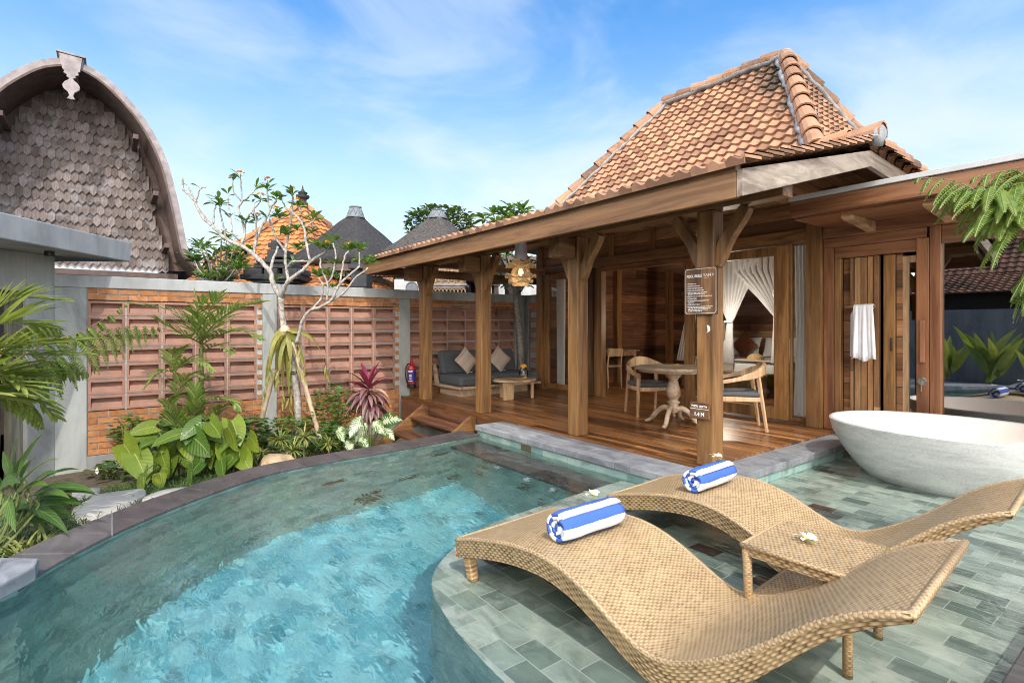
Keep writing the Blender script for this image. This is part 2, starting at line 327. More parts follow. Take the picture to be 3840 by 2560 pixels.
def water_mat():
    t = NT('pool_water'); g = t.n('BsdfGlass'); g.inputs['IOR'].default_value = 1.33; g.inputs['Roughness'].default_value = 0; g.inputs[0].default_value = (.97, 1, .99, 1); n_ = t.noise(1, 1.5, t.world((9, 23, 9), (0, 0, -.55)), .5, .6); q = t.n('Bump'); q.inputs['Strength'].default_value = .65; q.inputs['Distance'].default_value = .006; t.l(n_, q.inputs['Height']); t.l(q.outputs[0], g.inputs['Normal']); t.l(g.outputs[0], t.out.inputs[0]); return t.m
M['water'] = water_mat()
M['soil'] = plain('garden_soil', (.09, .07, .045), .95, .4, 12, .8, 40); M['flag'] = plain('pale_flagstone', (.43, .4, .35), .85, .18, 5, .5, 14)
M['grass'] = leafmat('grass_blades', (.045, .085, .018), (.1, .17, .035), .5, .3)
M['white'] = plain('white_metal', (.45, .46, .47), .5, .05)
M['black'] = plain('black_plastic', (.012, .012, .013), .4, .1)
M['chrome'] = plain('chrome', (.7, .7, .7), .15, .03, metal=1); M['brass'] = plain('brass_lock', (.55, .53, .48), .25, .05, metal=1)
M['grey'] = plain('charcoal_cushion', (.075, .08, .088), .9, .1, 30, .25, 400, dist=.002); M['linen'] = plain('white_linen', (.78, .78, .8), .9, .04, 4, .3, 12, dist=.02)
M['rust'] = plain('rust_cushion', (.24, .075, .028), .9, .1, 30, .25, 300)
M['towel'] = plain('white_terry', (.78, .78, .82), 1, .05, 10, .4, 260); M['letter'] = plain('sign_letter', (.85, .85, .83), .6, .02)
M['glass'] = glass('window_glass', boost=1.5); M['darkglass'] = glass('dark_window_glass', (.5, .5, .48), 11); M['jar'] = glass('jar_glass', (.9, .95, .97), 1.6)
M['voile'] = sheer('white_voile', (.93, .93, .93), .02); M['net'] = sheer('mosquito_net', (.9, .9, .91), .1)
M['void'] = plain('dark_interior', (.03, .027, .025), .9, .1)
# ------------------------------------------------------------------ ground, pool, terrace
def struct(name, mb, mat, **k): return tag(mb.build(name, mat, **k), kind='structure')
g = MB()
for a, b, c, d in ((-400, 400, 12.5, 400), (-400, 400, -400, -8.9), (-400, -9.28, -8.9, 12.5), (7.9, 400, -8.9, 12.5)): g.quad((a, c, -.85), (b, c, -.85), (b, d, -.85), (a, d, -.85)); struct('ground', g, M['soil'])
INNER = [(-3.83, -.40), (-4.05, -.31), (-4.39, -.07), (-4.65, .165), (-4.86, .39), (-5.05, .63), (-5.24, .89), (-5.40, 1.17), (-5.49, 1.45), (-5.555, 1.95), (-5.59, 2.45), (-5.64, 2.85), (-5.71, 3.4), (-5.78, 3.80)]
EDGE = [(-3.36, 3.80), (-3.27, 2.75), (-3.20, 2.24), (-3.12, 2.0), (-3.01, 1.80), (-2.86, 1.6), (-2.70, 1.455), (-2.54, 1.38), (-2.37, 1.335), (-2.1, 1.29), (-1.765, 1.27), (-1.2, 1.26), (-.42, 1.25)]
inner = [Vector((p.x, p.y)) for p in bez([(x, y, 0) for x, y in INNER], 4)]
edge = [Vector((p.x, p.y)) for p in bez([(x, y, 0) for x, y in EDGE], 3)]
def offs(line, d):
    out = []
    for i, p in enumerate(line):
        t = (line[min(i+1, len(line)-1)]-line[max(i-1, 0)]).normalized(); out.append(p+Vector((-t.y, t.x))*d)
    return out
outer = offs(inner, .34)
def groundz(x, y):
    return -.36-.34*max(0, min(1, (-5.9-x)/2.4))-.02*noise.noise((x*2, y*2, 0))
g = MB(); nx, ny = 26, 70                          # the planted bed slopes down from the pool rim to the wall
def gx(y):
    for a, b in zip(outer, outer[1:]):
        if a.y <= y <= b.y: return a.x+(b.x-a.x)*(y-a.y)/max(1e-6, b.y-a.y)
    return outer[0].x-.35*(y-outer[0].y) if y < outer[0].y else outer[-1].x
vs = []
for j in range(ny+1):
    y = -5+12.5*j/ny; x1 = gx(y)+.05 if y > -.6 else -3.9-(y+.6)*.0
    for i in range(nx+1):
        x = -9.3+(x1+9.3)*i/nx; vs.append((x, y, groundz(x, y)+(.1 if False else 0)))
g.add(vs, [(j*(nx+1)+i, j*(nx+1)+i+1, (j+1)*(nx+1)+i+1, (j+1)*(nx+1)+i) for j in range(ny) for i in range(nx)])
struct('garden_bed', g, M['soil'], smooth=True)
# pool shell
FZ = -1.85
poly = inner+edge+[Vector((-.42, -1.5)), Vector((-2.9, -1.5))]
g = MB(); n = len(poly)
g.add([(p.x, p.y, FZ) for p in poly], [tuple(range(n))]); fl = struct('pool_floor', g, M['poolfloor'])
g = MB()
for a, b in zip(poly, poly[1:]+poly[:1]):
    onedge = any((a-e).length < 1e-6 for e in edge) and any((b-e).length < 1e-6 for e in edge)
    top = -.2 if onedge else -.135
    g.quad((a.x, a.y, FZ), (b.x, b.y, FZ), (b.x, b.y, top), (a.x, a.y, top))
pw = struct('pool_wall', g, M['poolwall'], smooth=False)
sh = edge+[Vector((-.42, 7.08)), Vector((-2.5, 7.08)), Vector((-2.5, 3.8))]
g = MB(); g.add([(p.x, p.y, -.2) for p in sh], [tuple(range(len(sh)))]); shf = struct('pool_shelf', g, M['shelf'])
g = MB()
xs = [-5.74, -5.12, -4.55, -3.95, -3.33]
for i in range(4): g.bx(xs[i]+.003, xs[i+1]-.003, 3.36+.005*i, 3.84, -.52, -.40)
stp = MB()
for i in range(4): stp.bx(xs[i]+.003, xs[i+1]-.003, 3.34, 3.82, -.44, -.38)
ps = struct('pool_step', stp, M['lava'])
g = MB(); g.bx(-5.74, -3.34, 3.40, 3.79, -1.84, -.445); pr = struct('pool_step_riser', g, M['poolwall'])
for q in (fl, pw, shf, ps, pr): q.cycles.is_caustics_receiver = True
# water sheet with small wind ripples
def inside(x, y, P):
    c = False; j = len(P)-1
    for i in range(len(P)):
        if (P[i].y > y) != (P[j].y > y) and x < (P[j].x-P[i].x)*(y-P[i].y)/(P[j].y-P[i].y)+P[i].x: c = not c
        j = i
    return c
reg = offs(inner, .12)+[Vector((-5.9, 3.92)), Vector((-2.62, 3.92)), Vector((-2.62, 7.06)), Vector((-.40, 7.06)), Vector((-.40, -1.55)), Vector((-2.95, -1.55))]
def water():
    st = .032; x0, y0 = -6.0, -1.6; nx = int(5.7/st); ny = int(8.8/st); idx = {}; vs = []; fs = []
    JET = Vector((-3.72, 2.92)); sh_in = {}
    def vid(i, j):
        if (i, j) in idx: return idx[i, j]
        x = x0+i*st; y = y0+j*st
        shallow = inside(x, y, sh)
        k = .12 if shallow else 1.0
        wx = x*.8+y*.6; wy = -x*.6+y*.8
        h = .0040*noise.noise((wx*3.2, wy*4.6, 1.3))+.0012*noise.noise((wx*7+3, wy*10, 7.7))
        dj = math.hypot(x-JET.x, y-JET.y)
        if not shallow and dj < .8:
            e = math.exp(-(dj/.3)**2); h += e*.008*noise.noise((x*9, y*9, 3))+.0008*math.exp(-dj/.3)*math.sin(dj*34)
        idx[i, j] = len(vs); vs.append((x, y, -.162+h*k)); return idx[i, j]
    for i in range(nx):
        for j in range(ny):
            if inside(x0+(i+.5)*st, y0+(j+.5)*st, reg): fs.append((vid(i, j), vid(i+1, j), vid(i+1, j+1), vid(i, j+1)))
    m = MB(); m.add(vs, fs); o = struct('water', m, M['water'], smooth=True); o.cycles.is_caustics_caster = True
water()
# rims and copings
lip = offs(inner, -.014); g = MB(); k = len(inner)-1; step = 3
for i in range(0, k, step):
    j = min(i+step, k); a, b, c, d = inner[i], inner[j], outer[j], outer[i]
    run = lip[i:j+1]; out = outer[i:j+1]; t0 = (run[-1]-run[0]).normalized()*.003
    P = [(p.x, p.y) for p in run]+[(p.x, p.y) for p in reversed(out)]
    P[0] = (P[0][0]+t0.x, P[0][1]+t0.y); P[-1] = (P[-1][0]+t0.x, P[-1][1]+t0.y)
    zt = -.128+.0015*RND.uniform(-1, 1); n2 = len(P)
    g.prism(P, -.151, zt)
cop = struct('pool_coping', g, M['coping'], bevel=.006)
g = MB(); il = offs(inner, .012); P = [(p.x, p.y) for p in il]+[(p.x, p.y) for p in reversed(outer)]; g.prism(P, -.8, -.1525); struct('coping_footing', g, M['plinth'])
g = MB()
for i in range(7): g.bx(-5.84+i*.48+.0015, -5.84+(i+1)*.48-.0015, 3.78, 4.215, -.085, -.018)
for i in range(6): g.bx(-2.795, -2.475, 4.22+i*.48+.0015, 4.22+(i+1)*.48-.0015, -.085, -.018)
g.bx(-2.795, -2.475, 3.78, 4.2185, -.085, -.018)
struct('deck_coping', g, M['greystone'], bevel=.006)
g = MB(); g.bx(-5.82, -2.50, 3.805, 4.2, -.6, -.086); g.bx(-2.78, -2.495, 3.805, 7.1, -.6, -.087); q = struct('coping_base', g, M['poolwall']); q.cycles.is_caustics_receiver = True
for k, x in enumerate((-4.78, -4.25, -3.86)):
    g = MB(); g.tube([(x, 3.40, -.62), (x, 3.375, -.62)], .045, 14); g.tube([(x, 3.375, -.62), (x, 3.36, -.62)], .022, 10); q = tag(g.build('pool_inlet', M['linen'], None, loc=(x, 3.4, -.62)), 'white pool inlet nozzle below the dark step, '+('nearest the timber stair', 'middle one of three', 'nearest the loungers')[k], 'pool inlet', 'white inlets under the pool step'); q.cycles.is_caustics_receiver = True
g = MB()                                            # pale rim stone at the left edge of the pool
g.prism([(-3.955, -.325), (-3.83, -.33), (-3.42, -.60), (-2.8, -1.45), (-3.3, -1.6), (-4.2, -.62)], -.115, -.03)
struct('pale_coping', g, M['greystone'], bevel=.012)
g = MB(); g.bx(-.42, 8, -1.5, 1.0, -.3, -.06); g.bx(-2.9, 8, -9, -1.5, -.3, -.06); g.bx(-9, -3.3, -9, -1.9, -.6, -.3)
struct('terrace', g, M['greystone'])
g = MB()
for i in range(5): g.bx(-.50, .1, 1.0+i*.62+.002, 1.0+(i+1)*.62-.002, -.3, -.075)
struct('dark_paving', g, M['lava'], bevel=.008)
g = MB(); g.bx(.11, 8, 1.0, 7.1, -.3, -.10); struct('side_terrace', g, M['lava'])
# timber deck
g = MB(); g.bx(-9.0, -2.797, 4.22, 12, -.06, 0); struct('deck', g, M['deck'])
g = MB(); g.bx(-9.0, -5.85, 4.225, 4.26, -.42, -.062); g.bx(-9.0, -8.97, 4.262, 7.3, -.6, -.062); struct('deck_skirt', g, M['stair'])
g = MB(); g.bx(-8.9, -5.85, 4.30, 4.5, -.8, -.065); struct('deck_footing', g, M['plinth'])
# ------------------------------------------------------------------ villa
villa = thing('wooden_villa', (-5.8, 7.1, 0), 'teak villa with a steep red clay tile roof and open sliding front', 'villa')
def part(name, mb, mat, parent=villa, bevel=.006, label=None, **k):
    o = mb.build(name, M[mat] if isinstance(mat, str) else mat, parent, bevel=bevel, **k)
    if label: o['label'] = label
    return o
PX = [-8.29, -6.50, -4.52, -2.80]; PY = 4.35
for x in PX:
    o = part('post', box1(x-.085, x+.085, PY-.085, PY+.085, 0, 2.298), 'post', bevel=.012)
    for s in (-1, 1):
        b = MB(); pts = bez([(x+s*.085, PY, 1.80), (x+s*.145, PY, 1.97), (x+s*.24, PY, 2.12), (x+s*.36, PY, 2.285)], 4)
        for i in range(len(pts)-1): pass
        vs = []; fs = []
        w = [.03, .04, .05, .055, .055, .052, .05, .05, .052, .055, .055, .05, .04]
        for i, p in enumerate(pts):
            t = (pts[min(i+1, len(pts)-1)]-pts[max(i-1, 0)]).normalized(); nrm = Vector((-t.z, 0, t.x)); h = w[i]
            for dy in (-.045, .045):
                vs += [p+nrm*h+Vector((0, dy, 0)), p-nrm*h+Vector((0, dy, 0))]
        for i in range(len(pts)-1):
            a = i*4; c = a+4; fs += [(a, a+1, c+1, c), (a+2, c+2, c+3, a+3), (a, c, c+2, a+2), (a+1, a+3, c+3, c+1)]
        fs += [(0, 2, 3, 1), (len(vs)-4, len(vs)-3, len(vs)-1, len(vs)-2)]
        b.add(vs, fs); part('bracket', b, 'post', o, bevel=.006)
    if x < -3.5:
        b = MB(); b.bx(x-.10, x+.08, 3.98, 4.24, 2.04, 2.26); part('beam_end', b, 'posty', o, bevel=.012)
b = MB(); b.bx(-8.95, -2.10, 4.27, 4.43, 2.30, 2.43); part('beam', b, 'postx'); b = MB(); b.bx(-8.95, -2.12, 4.32, 4.36, 2.432, 2.565); part('beam_board', b, 'postx', bevel=0)
for x in (-8.29,): part('side_beam', box1(x-.08, x+.08, 4.432, 7.0, 2.30, 2.43), 'posty')
b = MB(); b.slab([(-9.12, 3.56, 2.335), (-9.18, 3.56, 2.26), (-9.02, 3.56, 2.175), (-2.082, 3.56, 2.175), (-2.082, 3.56, 2.36), (-9.1, 3.56, 2.36)], (0, 1, 0), .045); part('fascia', b, 'fascia', bevel=.004)
b = MB(); b.slab([(-2.03, 3.558, 2.175), (-2.03, 5.84, 2.795), (-2.03, 5.84, 2.95), (-2.03, 3.558, 2.37)], (-1, 0, 0), .05); b.slab([(-2.031, 5.842, 2.795), (-2.031, 8.6, 2.62), (-2.031, 8.6, 2.80), (-2.031, 5.842, 2.95)], (-1, 0, 0), .05)
part('barge_board', b, wood('grey_board_deep', 1, (.15, .115, .085), (.46, .39, .32), .7, .1, grain=5), label='weathered grey verge board')
b = MB(); b.bx(-9.16, -9.12, 3.62, 8.6, 2.19, 2.35); part('barge_board', b, 'posty')
b = MB(); b.bx(-9.1, -2.09, 3.565, 3.63, 2.362, 2.425); part('batten', b, 'fascia', bevel=0)
def tiles(mb, O, U, T, uL0, uR0, uL1, uR1, n, cw, A=.027, lift=.045):
    """S-shaped clay tiles in n courses over the trapezoid O + u*U + v*T (v 0..1)"""
    O = Vector(O); U = Vector(U).normalized(); T = Vector(T); N_ = U.cross(T).normalized(); ns = 6
    if N_.z < 0: N_ = -N_
    for c in range(n):
        v0 = c/n-.012; v1 = (c+1)/n+.01
        lo = [uL0+(uL1-uL0)*v for v in (v0, v1)]; hi = [uR0+(uR1-uR0)*v for v in (v0, v1)]
        k0 = int(math.floor(min(lo)/cw))-1; k1 = int(math.ceil(max(hi)/cw))+1
        for k in range(k0, k1):
            ua = k*cw; ub = ua+cw*1.02
            if ub < min(lo) or ua > max(hi): continue
            jit = RND.uniform(-.006, .006); vs = []
            for r, v in ((0, v0+jit/ max(.5, T.length)), (1, v1)):
                for i in range(ns+1):
                    t = i/ns; h = A*(math.sin(PI*min(1, t/.62))**1.3 if t < .62 else -.18*math.sin(PI*(t-.62)/.38))
                    u = min(max(ua+(ub-ua)*t, lo[r]), hi[r]); vs.append(O+U*u+T*v+N_*(h+(lift if r == 0 else .002)))
            for i in range(ns+1):
                t = i/ns; u = min(max(ua+(ub-ua)*t, lo[0]), hi[0]); vs.append(O+U*u+T*v0-N_*.002+N_*max(0, (vs[i]-O-U*u).dot(N_)*.0))
            m = ns+1; fs = [(i, i+1, m+i+1, m+i) for i in range(ns)]+[(2*m+i, 2*m+i+1, i+1, i) for i in range(ns)]
            mb.add(vs, fs)
def caps(mb, mo, p, q, L=.28, r=.095, up=None):
    p = Vector(p); q = Vector(q); n = max(1, round((q-p).length/L)); d = (q-p)/n; dn = d.normalized()
    side = dn.cross(Vector((0, 0, 1))).normalized(); u = side.cross(dn)
    for i in range(n):
        a = p+d*i-dn*.03; b = p+d*(i+1)+dn*.02; vs = []
        for c, rr, z in ((a, r*1.12, .022), (b, r*.9, 0)):
            for k in range(9):
                t = PI*(k/8*1.2-.1); vs.append(c+side*math.cos(t)*rr+u*(math.sin(t)*rr+z))
        vs2 = [a+(v-a)*.86 for v in vs[:9]]
        mb.add(vs+vs2, [(k, k+1, 10+k, 9+k) for k in range(8)]+[(18+k, 19+k, k+1, k) for k in range(8)])
    pts = []; m = n*3
    for i in range(m+1):
        c = p+(q-p)*i/m; pts.append(c-u*.03+Vector((RND.uniform(-.012, .012), RND.uniform(-.012, .012), RND.uniform(-.01, .02))))
    mo.tube(pts, [(r*1.22+RND.uniform(-.015, .02), .035) for _ in pts], 8, flat=side)
BL, BR, TL, TR = Vector((-6.78, 5.85, 3.06)), Vector((-2.54, 5.85, 3.06)), Vector((-5.42, 7.2, 4.83)), Vector((-3.51, 7.2, 4.83))
BRb, BLb = Vector((-2.54, 8.45, 3.06)), Vector((-6.78, 8.45, 3.06))
b = MB()
tiles(b, (0, 5.85, 3.06), (1, 0, 0), (0, 1.35, 1.77), -6.78, -2.54, -5.42, -3.51, 16, .142)
part('steep_roof', b, 'tilem', bevel=0); b = MB()
tiles(b, (-2.54, 0, 3.06), (0, 1, 0), (-.97, 0, 1.77), 5.85, 8.45, 7.2, 7.2, 16, .142)
tiles(b, (0, 3.53, 2.395), (1, 0, 0), (0, 2.32, .635), -9.16, -1.98, -9.16, -1.98, 14, .142, .033, .04)
tiles(b, (0, 8.7, 2.84), (-1, 0, 0), (0, -2.85, .19), 1.98, 9.16, 1.98, 9.16, 12, .155)
roof = part('roof', b, 'tile', bevel=0, smooth=False)
b = MB()
b.add([TL, TR, BRb, BLb, BL], [(0, 3, 2, 1), (0, 4, 3)]); b.quad((-9.16, 8.7, 2.83), (-1.98, 8.7, 2.83), (-1.98, 12.3, 2.55), (-9.16, 12.3, 2.55))
b.add([BL-V(0, 0, .02), BR-V(0, 0, .02), TR-V(0, 0, .02), TL-V(0, 0, .02), BRb-V(0, 0, .02)], [(0, 1, 2, 3), (1, 4, 2)])
part('rear_roof', b, 'tile', bevel=0)
b = MB(); s0 = V(0, 0, -.055)
b.add([V(-9.14, 3.6, 2.40)+s0, V(-2.08, 3.6, 2.40)+s0, V(-2.08, 5.85, 3.02)+s0, V(-9.14, 5.85, 3.02)+s0, V(-2.08, 8.7, 2.83)+s0, V(-9.14, 8.7, 2.83)+s0], [(0, 1, 2, 3), (3, 2, 4, 5)]); part('soffit', b, 'soffit', bevel=0)
b = MB()
for i in range(15):
    x = -8.9+i*.48; b.bar((x, 3.62, 2.29), (x, 5.85, 2.90), .06, .08)
part('rafter', b, 'posty', bevel=0)
b = MB(); mo = MB()
for p, q in ((BR, TR), (BL, TL), (TL, TR), (BRb, TR), (V(-1.96, 5.85, 3.03), BR)): caps(b, mo, Vector(p)+V(0, 0, .05), Vector(q)+V(0, 0, .05))
mo.lathe([(.10, -.1), (.11, 0), (.07, .06), (.02, .09)], TR+V(0, 0, .05), 9); mo.lathe([(.1, -.1), (.1, 0), (.06, .05), (.01, .07)], TL+V(0, 0, .05), 9)
mo.tube([(-2.05, 5.85, 3.08), (-1.95, 5.85, 3.085), (-1.92, 5.85, 3.08)], [.08, .115, .05], 9)
caps(b, MB(), Vector((-1.99, 8.6, 2.80)), Vector((-1.99, 5.9, 3.0)), .22, .075)
part('ridge_cap', b, 'tile', roof, bevel=0, smooth=False); part('ridge_mortar', mo, 'pmortar', roof, bevel=0, smooth=True)
# front of the room at Y = 7.1
FY = 7.1
def fbx(name, x0, x1, z0, z1, mat, dy0=0, dy1=.1, bevel=.006, parent=villa, **k): return part(name, box1(x0, x1, FY+dy0, FY+dy1, z0, z1), mat, parent, bevel, **k)
fbx('column', -8.55, -8.37, 0, 2.86, 'post', -.06, .12)
fbx('column', -7.10, -6.915, 0, 2.33, 'dark', -.16, .0)
fbx('column', -6.89, -6.71, 0, 2.33, 'post', -.06, .06)
fbx('column', -3.165, -2.98, 0, 2.86, 'post', -.09, .12)
b = MB()
for x0, x1, z0, z1 in ((-8.36, -8.22, .05, 2.31), (-7.5, -7.38, .05, 2.31), (-8.22, -7.5, 2.2, 2.31), (-8.22, -7.5, .02, .12)): b.bx(x0, x1, FY-.02, FY+.05, z0, z1)
w1 = part('window', b, 'post'); b = MB(); b.quad((-8.22, FY+.02, .12), (-7.5, FY+.02, .12), (-7.5, FY+.02, 2.2), (-8.22, FY+.02, 2.2)); part('pane', b, 'glass', w1, 0)
b = MB()
for x0, x1, z0, z1 in ((-4.60, -4.42, .03, 2.325), (-3.60, -3.42, .03, 2.325), (-4.42, -3.60, 2.205, 2.325), (-4.42, -3.60, .03, .18)): b.bx(x0, x1, FY-.03, FY+.03, z0, z1)
w2 = part('sliding_door', b, 'post'); b = MB(); b.quad((-4.42, FY, .18), (-3.6, FY, .18), (-3.6, FY, 2.205), (-4.42, FY, 2.205)); part('pane', b, 'glass', w2, 0)
b = MB()
for x0, x1, z0, z1 in ((-5.05, -4.88, .03, 2.325), (-4.78, -4.62, .03, 2.325), (-4.88, -4.78, 2.2, 2.325), (-4.88, -4.78, .03, .18)): b.bx(x0, x1, FY+.05, FY+.1, z0, z1)
part('sliding_door', b, 'post')
b = MB()
for x0, x1, z0, z1 in ((-3.418, -3.39, .03, 2.335), (-3.20, -3.168, .03, 2.335), (-3.39, -3.20, .03, .07)): b.bx(x0, x1, FY+.03, FY+.08, z0, z1)
w3 = part('window', b, 'post'); b = MB(); b.quad((-3.39, FY+.05, .07), (-3.2, FY+.05, .07), (-3.2, FY+.05, 2.335), (-3.39, FY+.05, 2.335)); part('pane', b, 'glass', w3, 0)
fbx('lintel', -8.37, -6.9, 2.332, 2.47, 'postx', -.05, .09); fbx('lintel', -6.9, -3.165, 2.335, 2.505, 'postx', -.07, .09)
b = MB(); b.bx(-6.9, -4.9, FY-.04, FY+.06, 2.25, 2.333); part('door_track', b, 'mahogx')
b = MB(); b.bx(-8.37, -3.165, FY-.01, FY+.06, 2.506, 2.88); part('front_wall', b, 'wallx', bevel=0)
for x in (-7.6, -6.5, -5.6, -4.55): fbx('stud', x-.06, x+.06, 2.508, 3.3, 'post', -.04, -.012)
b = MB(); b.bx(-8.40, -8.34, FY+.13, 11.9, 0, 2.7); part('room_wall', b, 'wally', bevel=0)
b = MB(); b.bx(-8.4, -3.0, 11.9, 11.98, 0, 2.7); part('room_wall', b, 'wallx', bevel=0)
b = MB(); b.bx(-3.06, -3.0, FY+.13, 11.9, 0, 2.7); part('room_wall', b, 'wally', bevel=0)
b = MB(); b.bx(-8.4, -3.0, FY+.06, 11.98, 2.72, 2.76); part('ceiling', b, 'soffit', bevel=0)
for y in (9.2, 11.1): part('room_column', box1(-8.34, -8.20, y-.07, y+.07, 0, 2.7), 'post')
# ------------------------------------------------------------------ bathroom wing
wing = thing('bathroom_wing', (-1.5, 7.1, 0), 'flat roofed bathroom wing with dark picture window behind the stone tub', 'bathroom wing')
def wp(name, x0, x1, z0, z1, mat, y0=0, y1=.1, parent=wing, bevel=.006, label=None): return part(name, box1(x0, x1, FY+y0, FY+y1, z0, z1), mat, parent, bevel, label)
b = MB(); b.bx(-2.95, 3, 6.15, 6.25, 2.495, 2.665); part('roof_beam', b, 'mahogx', wing)
b = MB(); b.bx(-2.95, 3, 6.12, 6.26, 2.668, 2.72); part('flashing', b, 'white', wing, .004)
b = MB(); b.bx(-2.9, 3, 6.262, 10.5, 2.60, 2.66); part('flat_roof', b, 'soffit', wing, 0)
b = MB(); b.bx(-2.95, 3, 6.252, 7.05, 2.475, 2.53); part('ceiling_board', b, 'mahogx', wing, 0)
for i, x in enumerate((-2.45, -1.72, -1.05, -.35, .35)):
    b = MB(); b.slab([(x-.05, 7.08, 2.35), (x-.05, 6.95, 2.37), (x-.05, 6.45, 2.42), (x-.05, 6.35, 2.44), (x-.05, 6.35, 2.474), (x-.05, 7.08, 2.474)], (1, 0, 0), .1); part('corbel', b, 'oakx' if i < 2 else 'mahogx', wing)
wp('upper_wall', -2.975, 3, 2.48, 2.6, 'mahogx', -.02, .08); wp('header', -2.975, 3, 2.34, 2.478, 'mahogx', -.06, .08)
wp('header', -2.975, -1.93, 2.225, 2.338, 'mahogx', -.03, .07); wp('header', -2.86, -2.02, 2.09, 2.222, 'mahogx', -.01, .06)
wp('jamb', -2.975, -2.865, 0, 2.222, 'mahog', -.03, .07); wp('jamb', -2.862, -2.79, 0, 2.088, 'post', -.01, .06)
b = MB(); b.bx(-2.80, -2.705, FY+.10, FY+.16, 0, 2.1); part('brick_pier', b, 'wallx', wing, 0)
b = MB(); b.bx(-2.68, -2.44, FY+.04, FY+.075, .02, 2.085); b.bx(-2.70, -2.662, FY+.02, FY+.09, .02, 2.085); b.bx(-2.455, -2.40, FY+.02, FY+.09, .02, 2.085); part('plank_door', b, 'plankz', wing)
b = MB(); b.bx(-2.36, -2.245, FY+.04, FY+.09, .02, 2.085); d2 = part('door_leaf', b, 'post', wing)
b = MB(); b.bx(-2.285, -2.268, FY+.022, FY+.039, .98, 1.13); part('lock_plate', b, 'black', d2)
b = MB(); b.bx(-2.247, -2.188, FY+.10, FY+.16, 0, 2.1); part('brick_pier', b, 'wallx', wing, 0)
b = MB()
for x0, x1, z0, z1 in ((-2.19, -2.13, .05, 2.06), (-2.03, -1.99, .05, 2.06), (-2.13, -2.03, 1.98, 2.06), (-2.13, -2.03, .05, .22)): b.bx(x0, x1, FY+.10, FY+.15, z0, z1)
d3 = part('mirror_door', b, 'oak', wing); b = MB(); b.bx(-2.13, -2.03, FY+.12, FY+.13, .22, 1.98); part('pane', b, 'darkglass', d3, 0)
b = MB(); b.bx(-2.02, -1.905, FY-.045, FY+.0, .02, 2.222); d4 = part('sliding_door', b, 'mahog', wing)
b = MB(); b.bx(-1.975, -1.93, FY-.10, FY-.047, .87, 1.33); part('door_handle', b, wood('handle_wood', 2, (.25, .1, .05), (.36, .16, .085), .4, 0), d4)
b = MB(); b.tube([(-1.965, FY-.046, .665), (-1.965, FY-.062, .665)], .043, 16); b.box((-1.965, FY-.07, .61), (.014, .01, .11)); part('lock', b, 'brass', d4, .002)
wp('column', -1.90, -1.80, 0, 2.338, 'mahog', -.05, .09)
b = MB(); b.quad((-1.80, FY+.01, .0), (1.2, FY+.01, .0), (1.2, FY+.01, 2.145), (-1.80, FY+.01, 2.145)); part('picture_window', b, 'darkglass', wing, 0)
wp('header', -1.80, 3, 2.146, 2.338, 'mahogx', -.03, .07); wp('jamb', 1.2, 1.35, 0, 2.145, 'mahog', -.03, .08); wp('side_wall', 1.352, 3, 0, 2.14, 'wallx', 0, .1)
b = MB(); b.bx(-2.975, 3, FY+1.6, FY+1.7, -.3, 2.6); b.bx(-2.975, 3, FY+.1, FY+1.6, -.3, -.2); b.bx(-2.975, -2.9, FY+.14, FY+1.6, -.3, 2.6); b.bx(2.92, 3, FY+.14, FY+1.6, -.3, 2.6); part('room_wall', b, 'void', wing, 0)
b = MB(); b.bx(-2.79, 1.35, FY-.06, FY+.1, -.3, .018); part('sill', b, 'greystone', wing)
# ------------------------------------------------------------------ garden wall of terracotta blocks
WX = -9.25
wall = thing('garden_wall', (WX, 3.5, -.7), 'long grey concrete garden wall filled with terracotta block panels', 'garden wall')
def bricks(mb, y0, y1, z0, z1, X, rows, along='y', L=.23, gap=.012):
    h = (z1-z0)/rows
    for r in range(rows):
        y = y0-(.5*L if r % 2 else 0)
        while y < y1-.02:
            a = max(y, y0)+gap/2; c = min(y+L, y1)-gap/2
            if c-a > .03:
                dz = RND.uniform(-.003, .003); px = RND.uniform(0, .006)
                if along == 'y': mb.bx(X-.05, X-.006+px, a, c, z0+r*h+gap/2+dz, z0+(r+1)*h-gap/2+dz)
                else: mb.bx(a, c, X+.006-px, X+.05, z0+r*h+gap/2+dz, z0+(r+1)*h-gap/2+dz)
            y += L
def blocks(mb, y0, y1, z0, z1, X, nc, nr, along='y', dep=.062):
    bw = (y1-y0)/nc; bh = (z1-z0)/nr
    for c in range(nc):
        for r in range(nr):
            a0, a1 = y0+c*bw+.009, y0+(c+1)*bw-.009; b0, b1 = z0+r*bh+.009, z0+(r+1)*bh-.009; f = .03
            def P(u, z, d): return (X-d, u, z) if along == 'y' else (u, X+d, z)
            ring = [[P(a0, b0, .07), P(a1, b0, .07), P(a1, b1, .07), P(a0, b1, .07)], [P(a0, b0, 0), P(a1, b0, 0), P(a1, b1, 0), P(a0, b1, 0)],
                    [P(a0+f, b0+f, 0), P(a1-f, b0+f, 0), P(a1-f, b1-f, 0), P(a0+f, b1-f, 0)],
                    [P(a0+f+.006, b0+f+.006, .014), P(a1-f-.006, b0+f+.006, .014), P(a1-f-.004, b1-f-.004, dep+.035), P(a0+f+.004, b1-f-.004, dep+.035)]]
            vs = sum(ring, []); fs = []
            for k in range(3): fs += [(k*4+i, k*4+(i+1) % 4, k*4+4+(i+1) % 4, k*4+4+i) for i in range(4)]
            zm = (b0+b1)/2+.004                                # sloped lower louvre, then the deep upper slot
            o = len(vs); vs += [P(a0+f+.006, zm, .03), P(a1-f-.006, zm, .03), P(a0+f+.006, zm, dep+.03), P(a1-f-.006, zm, dep+.03)]
            fs += [(12, 13, o+1, o), (o, o+1, o+3, o+2), (o+2, o+3, 14, 15), (12, o, o+2, 15), (13, 14, o+3, o+1)]
            mb.add(vs, fs)
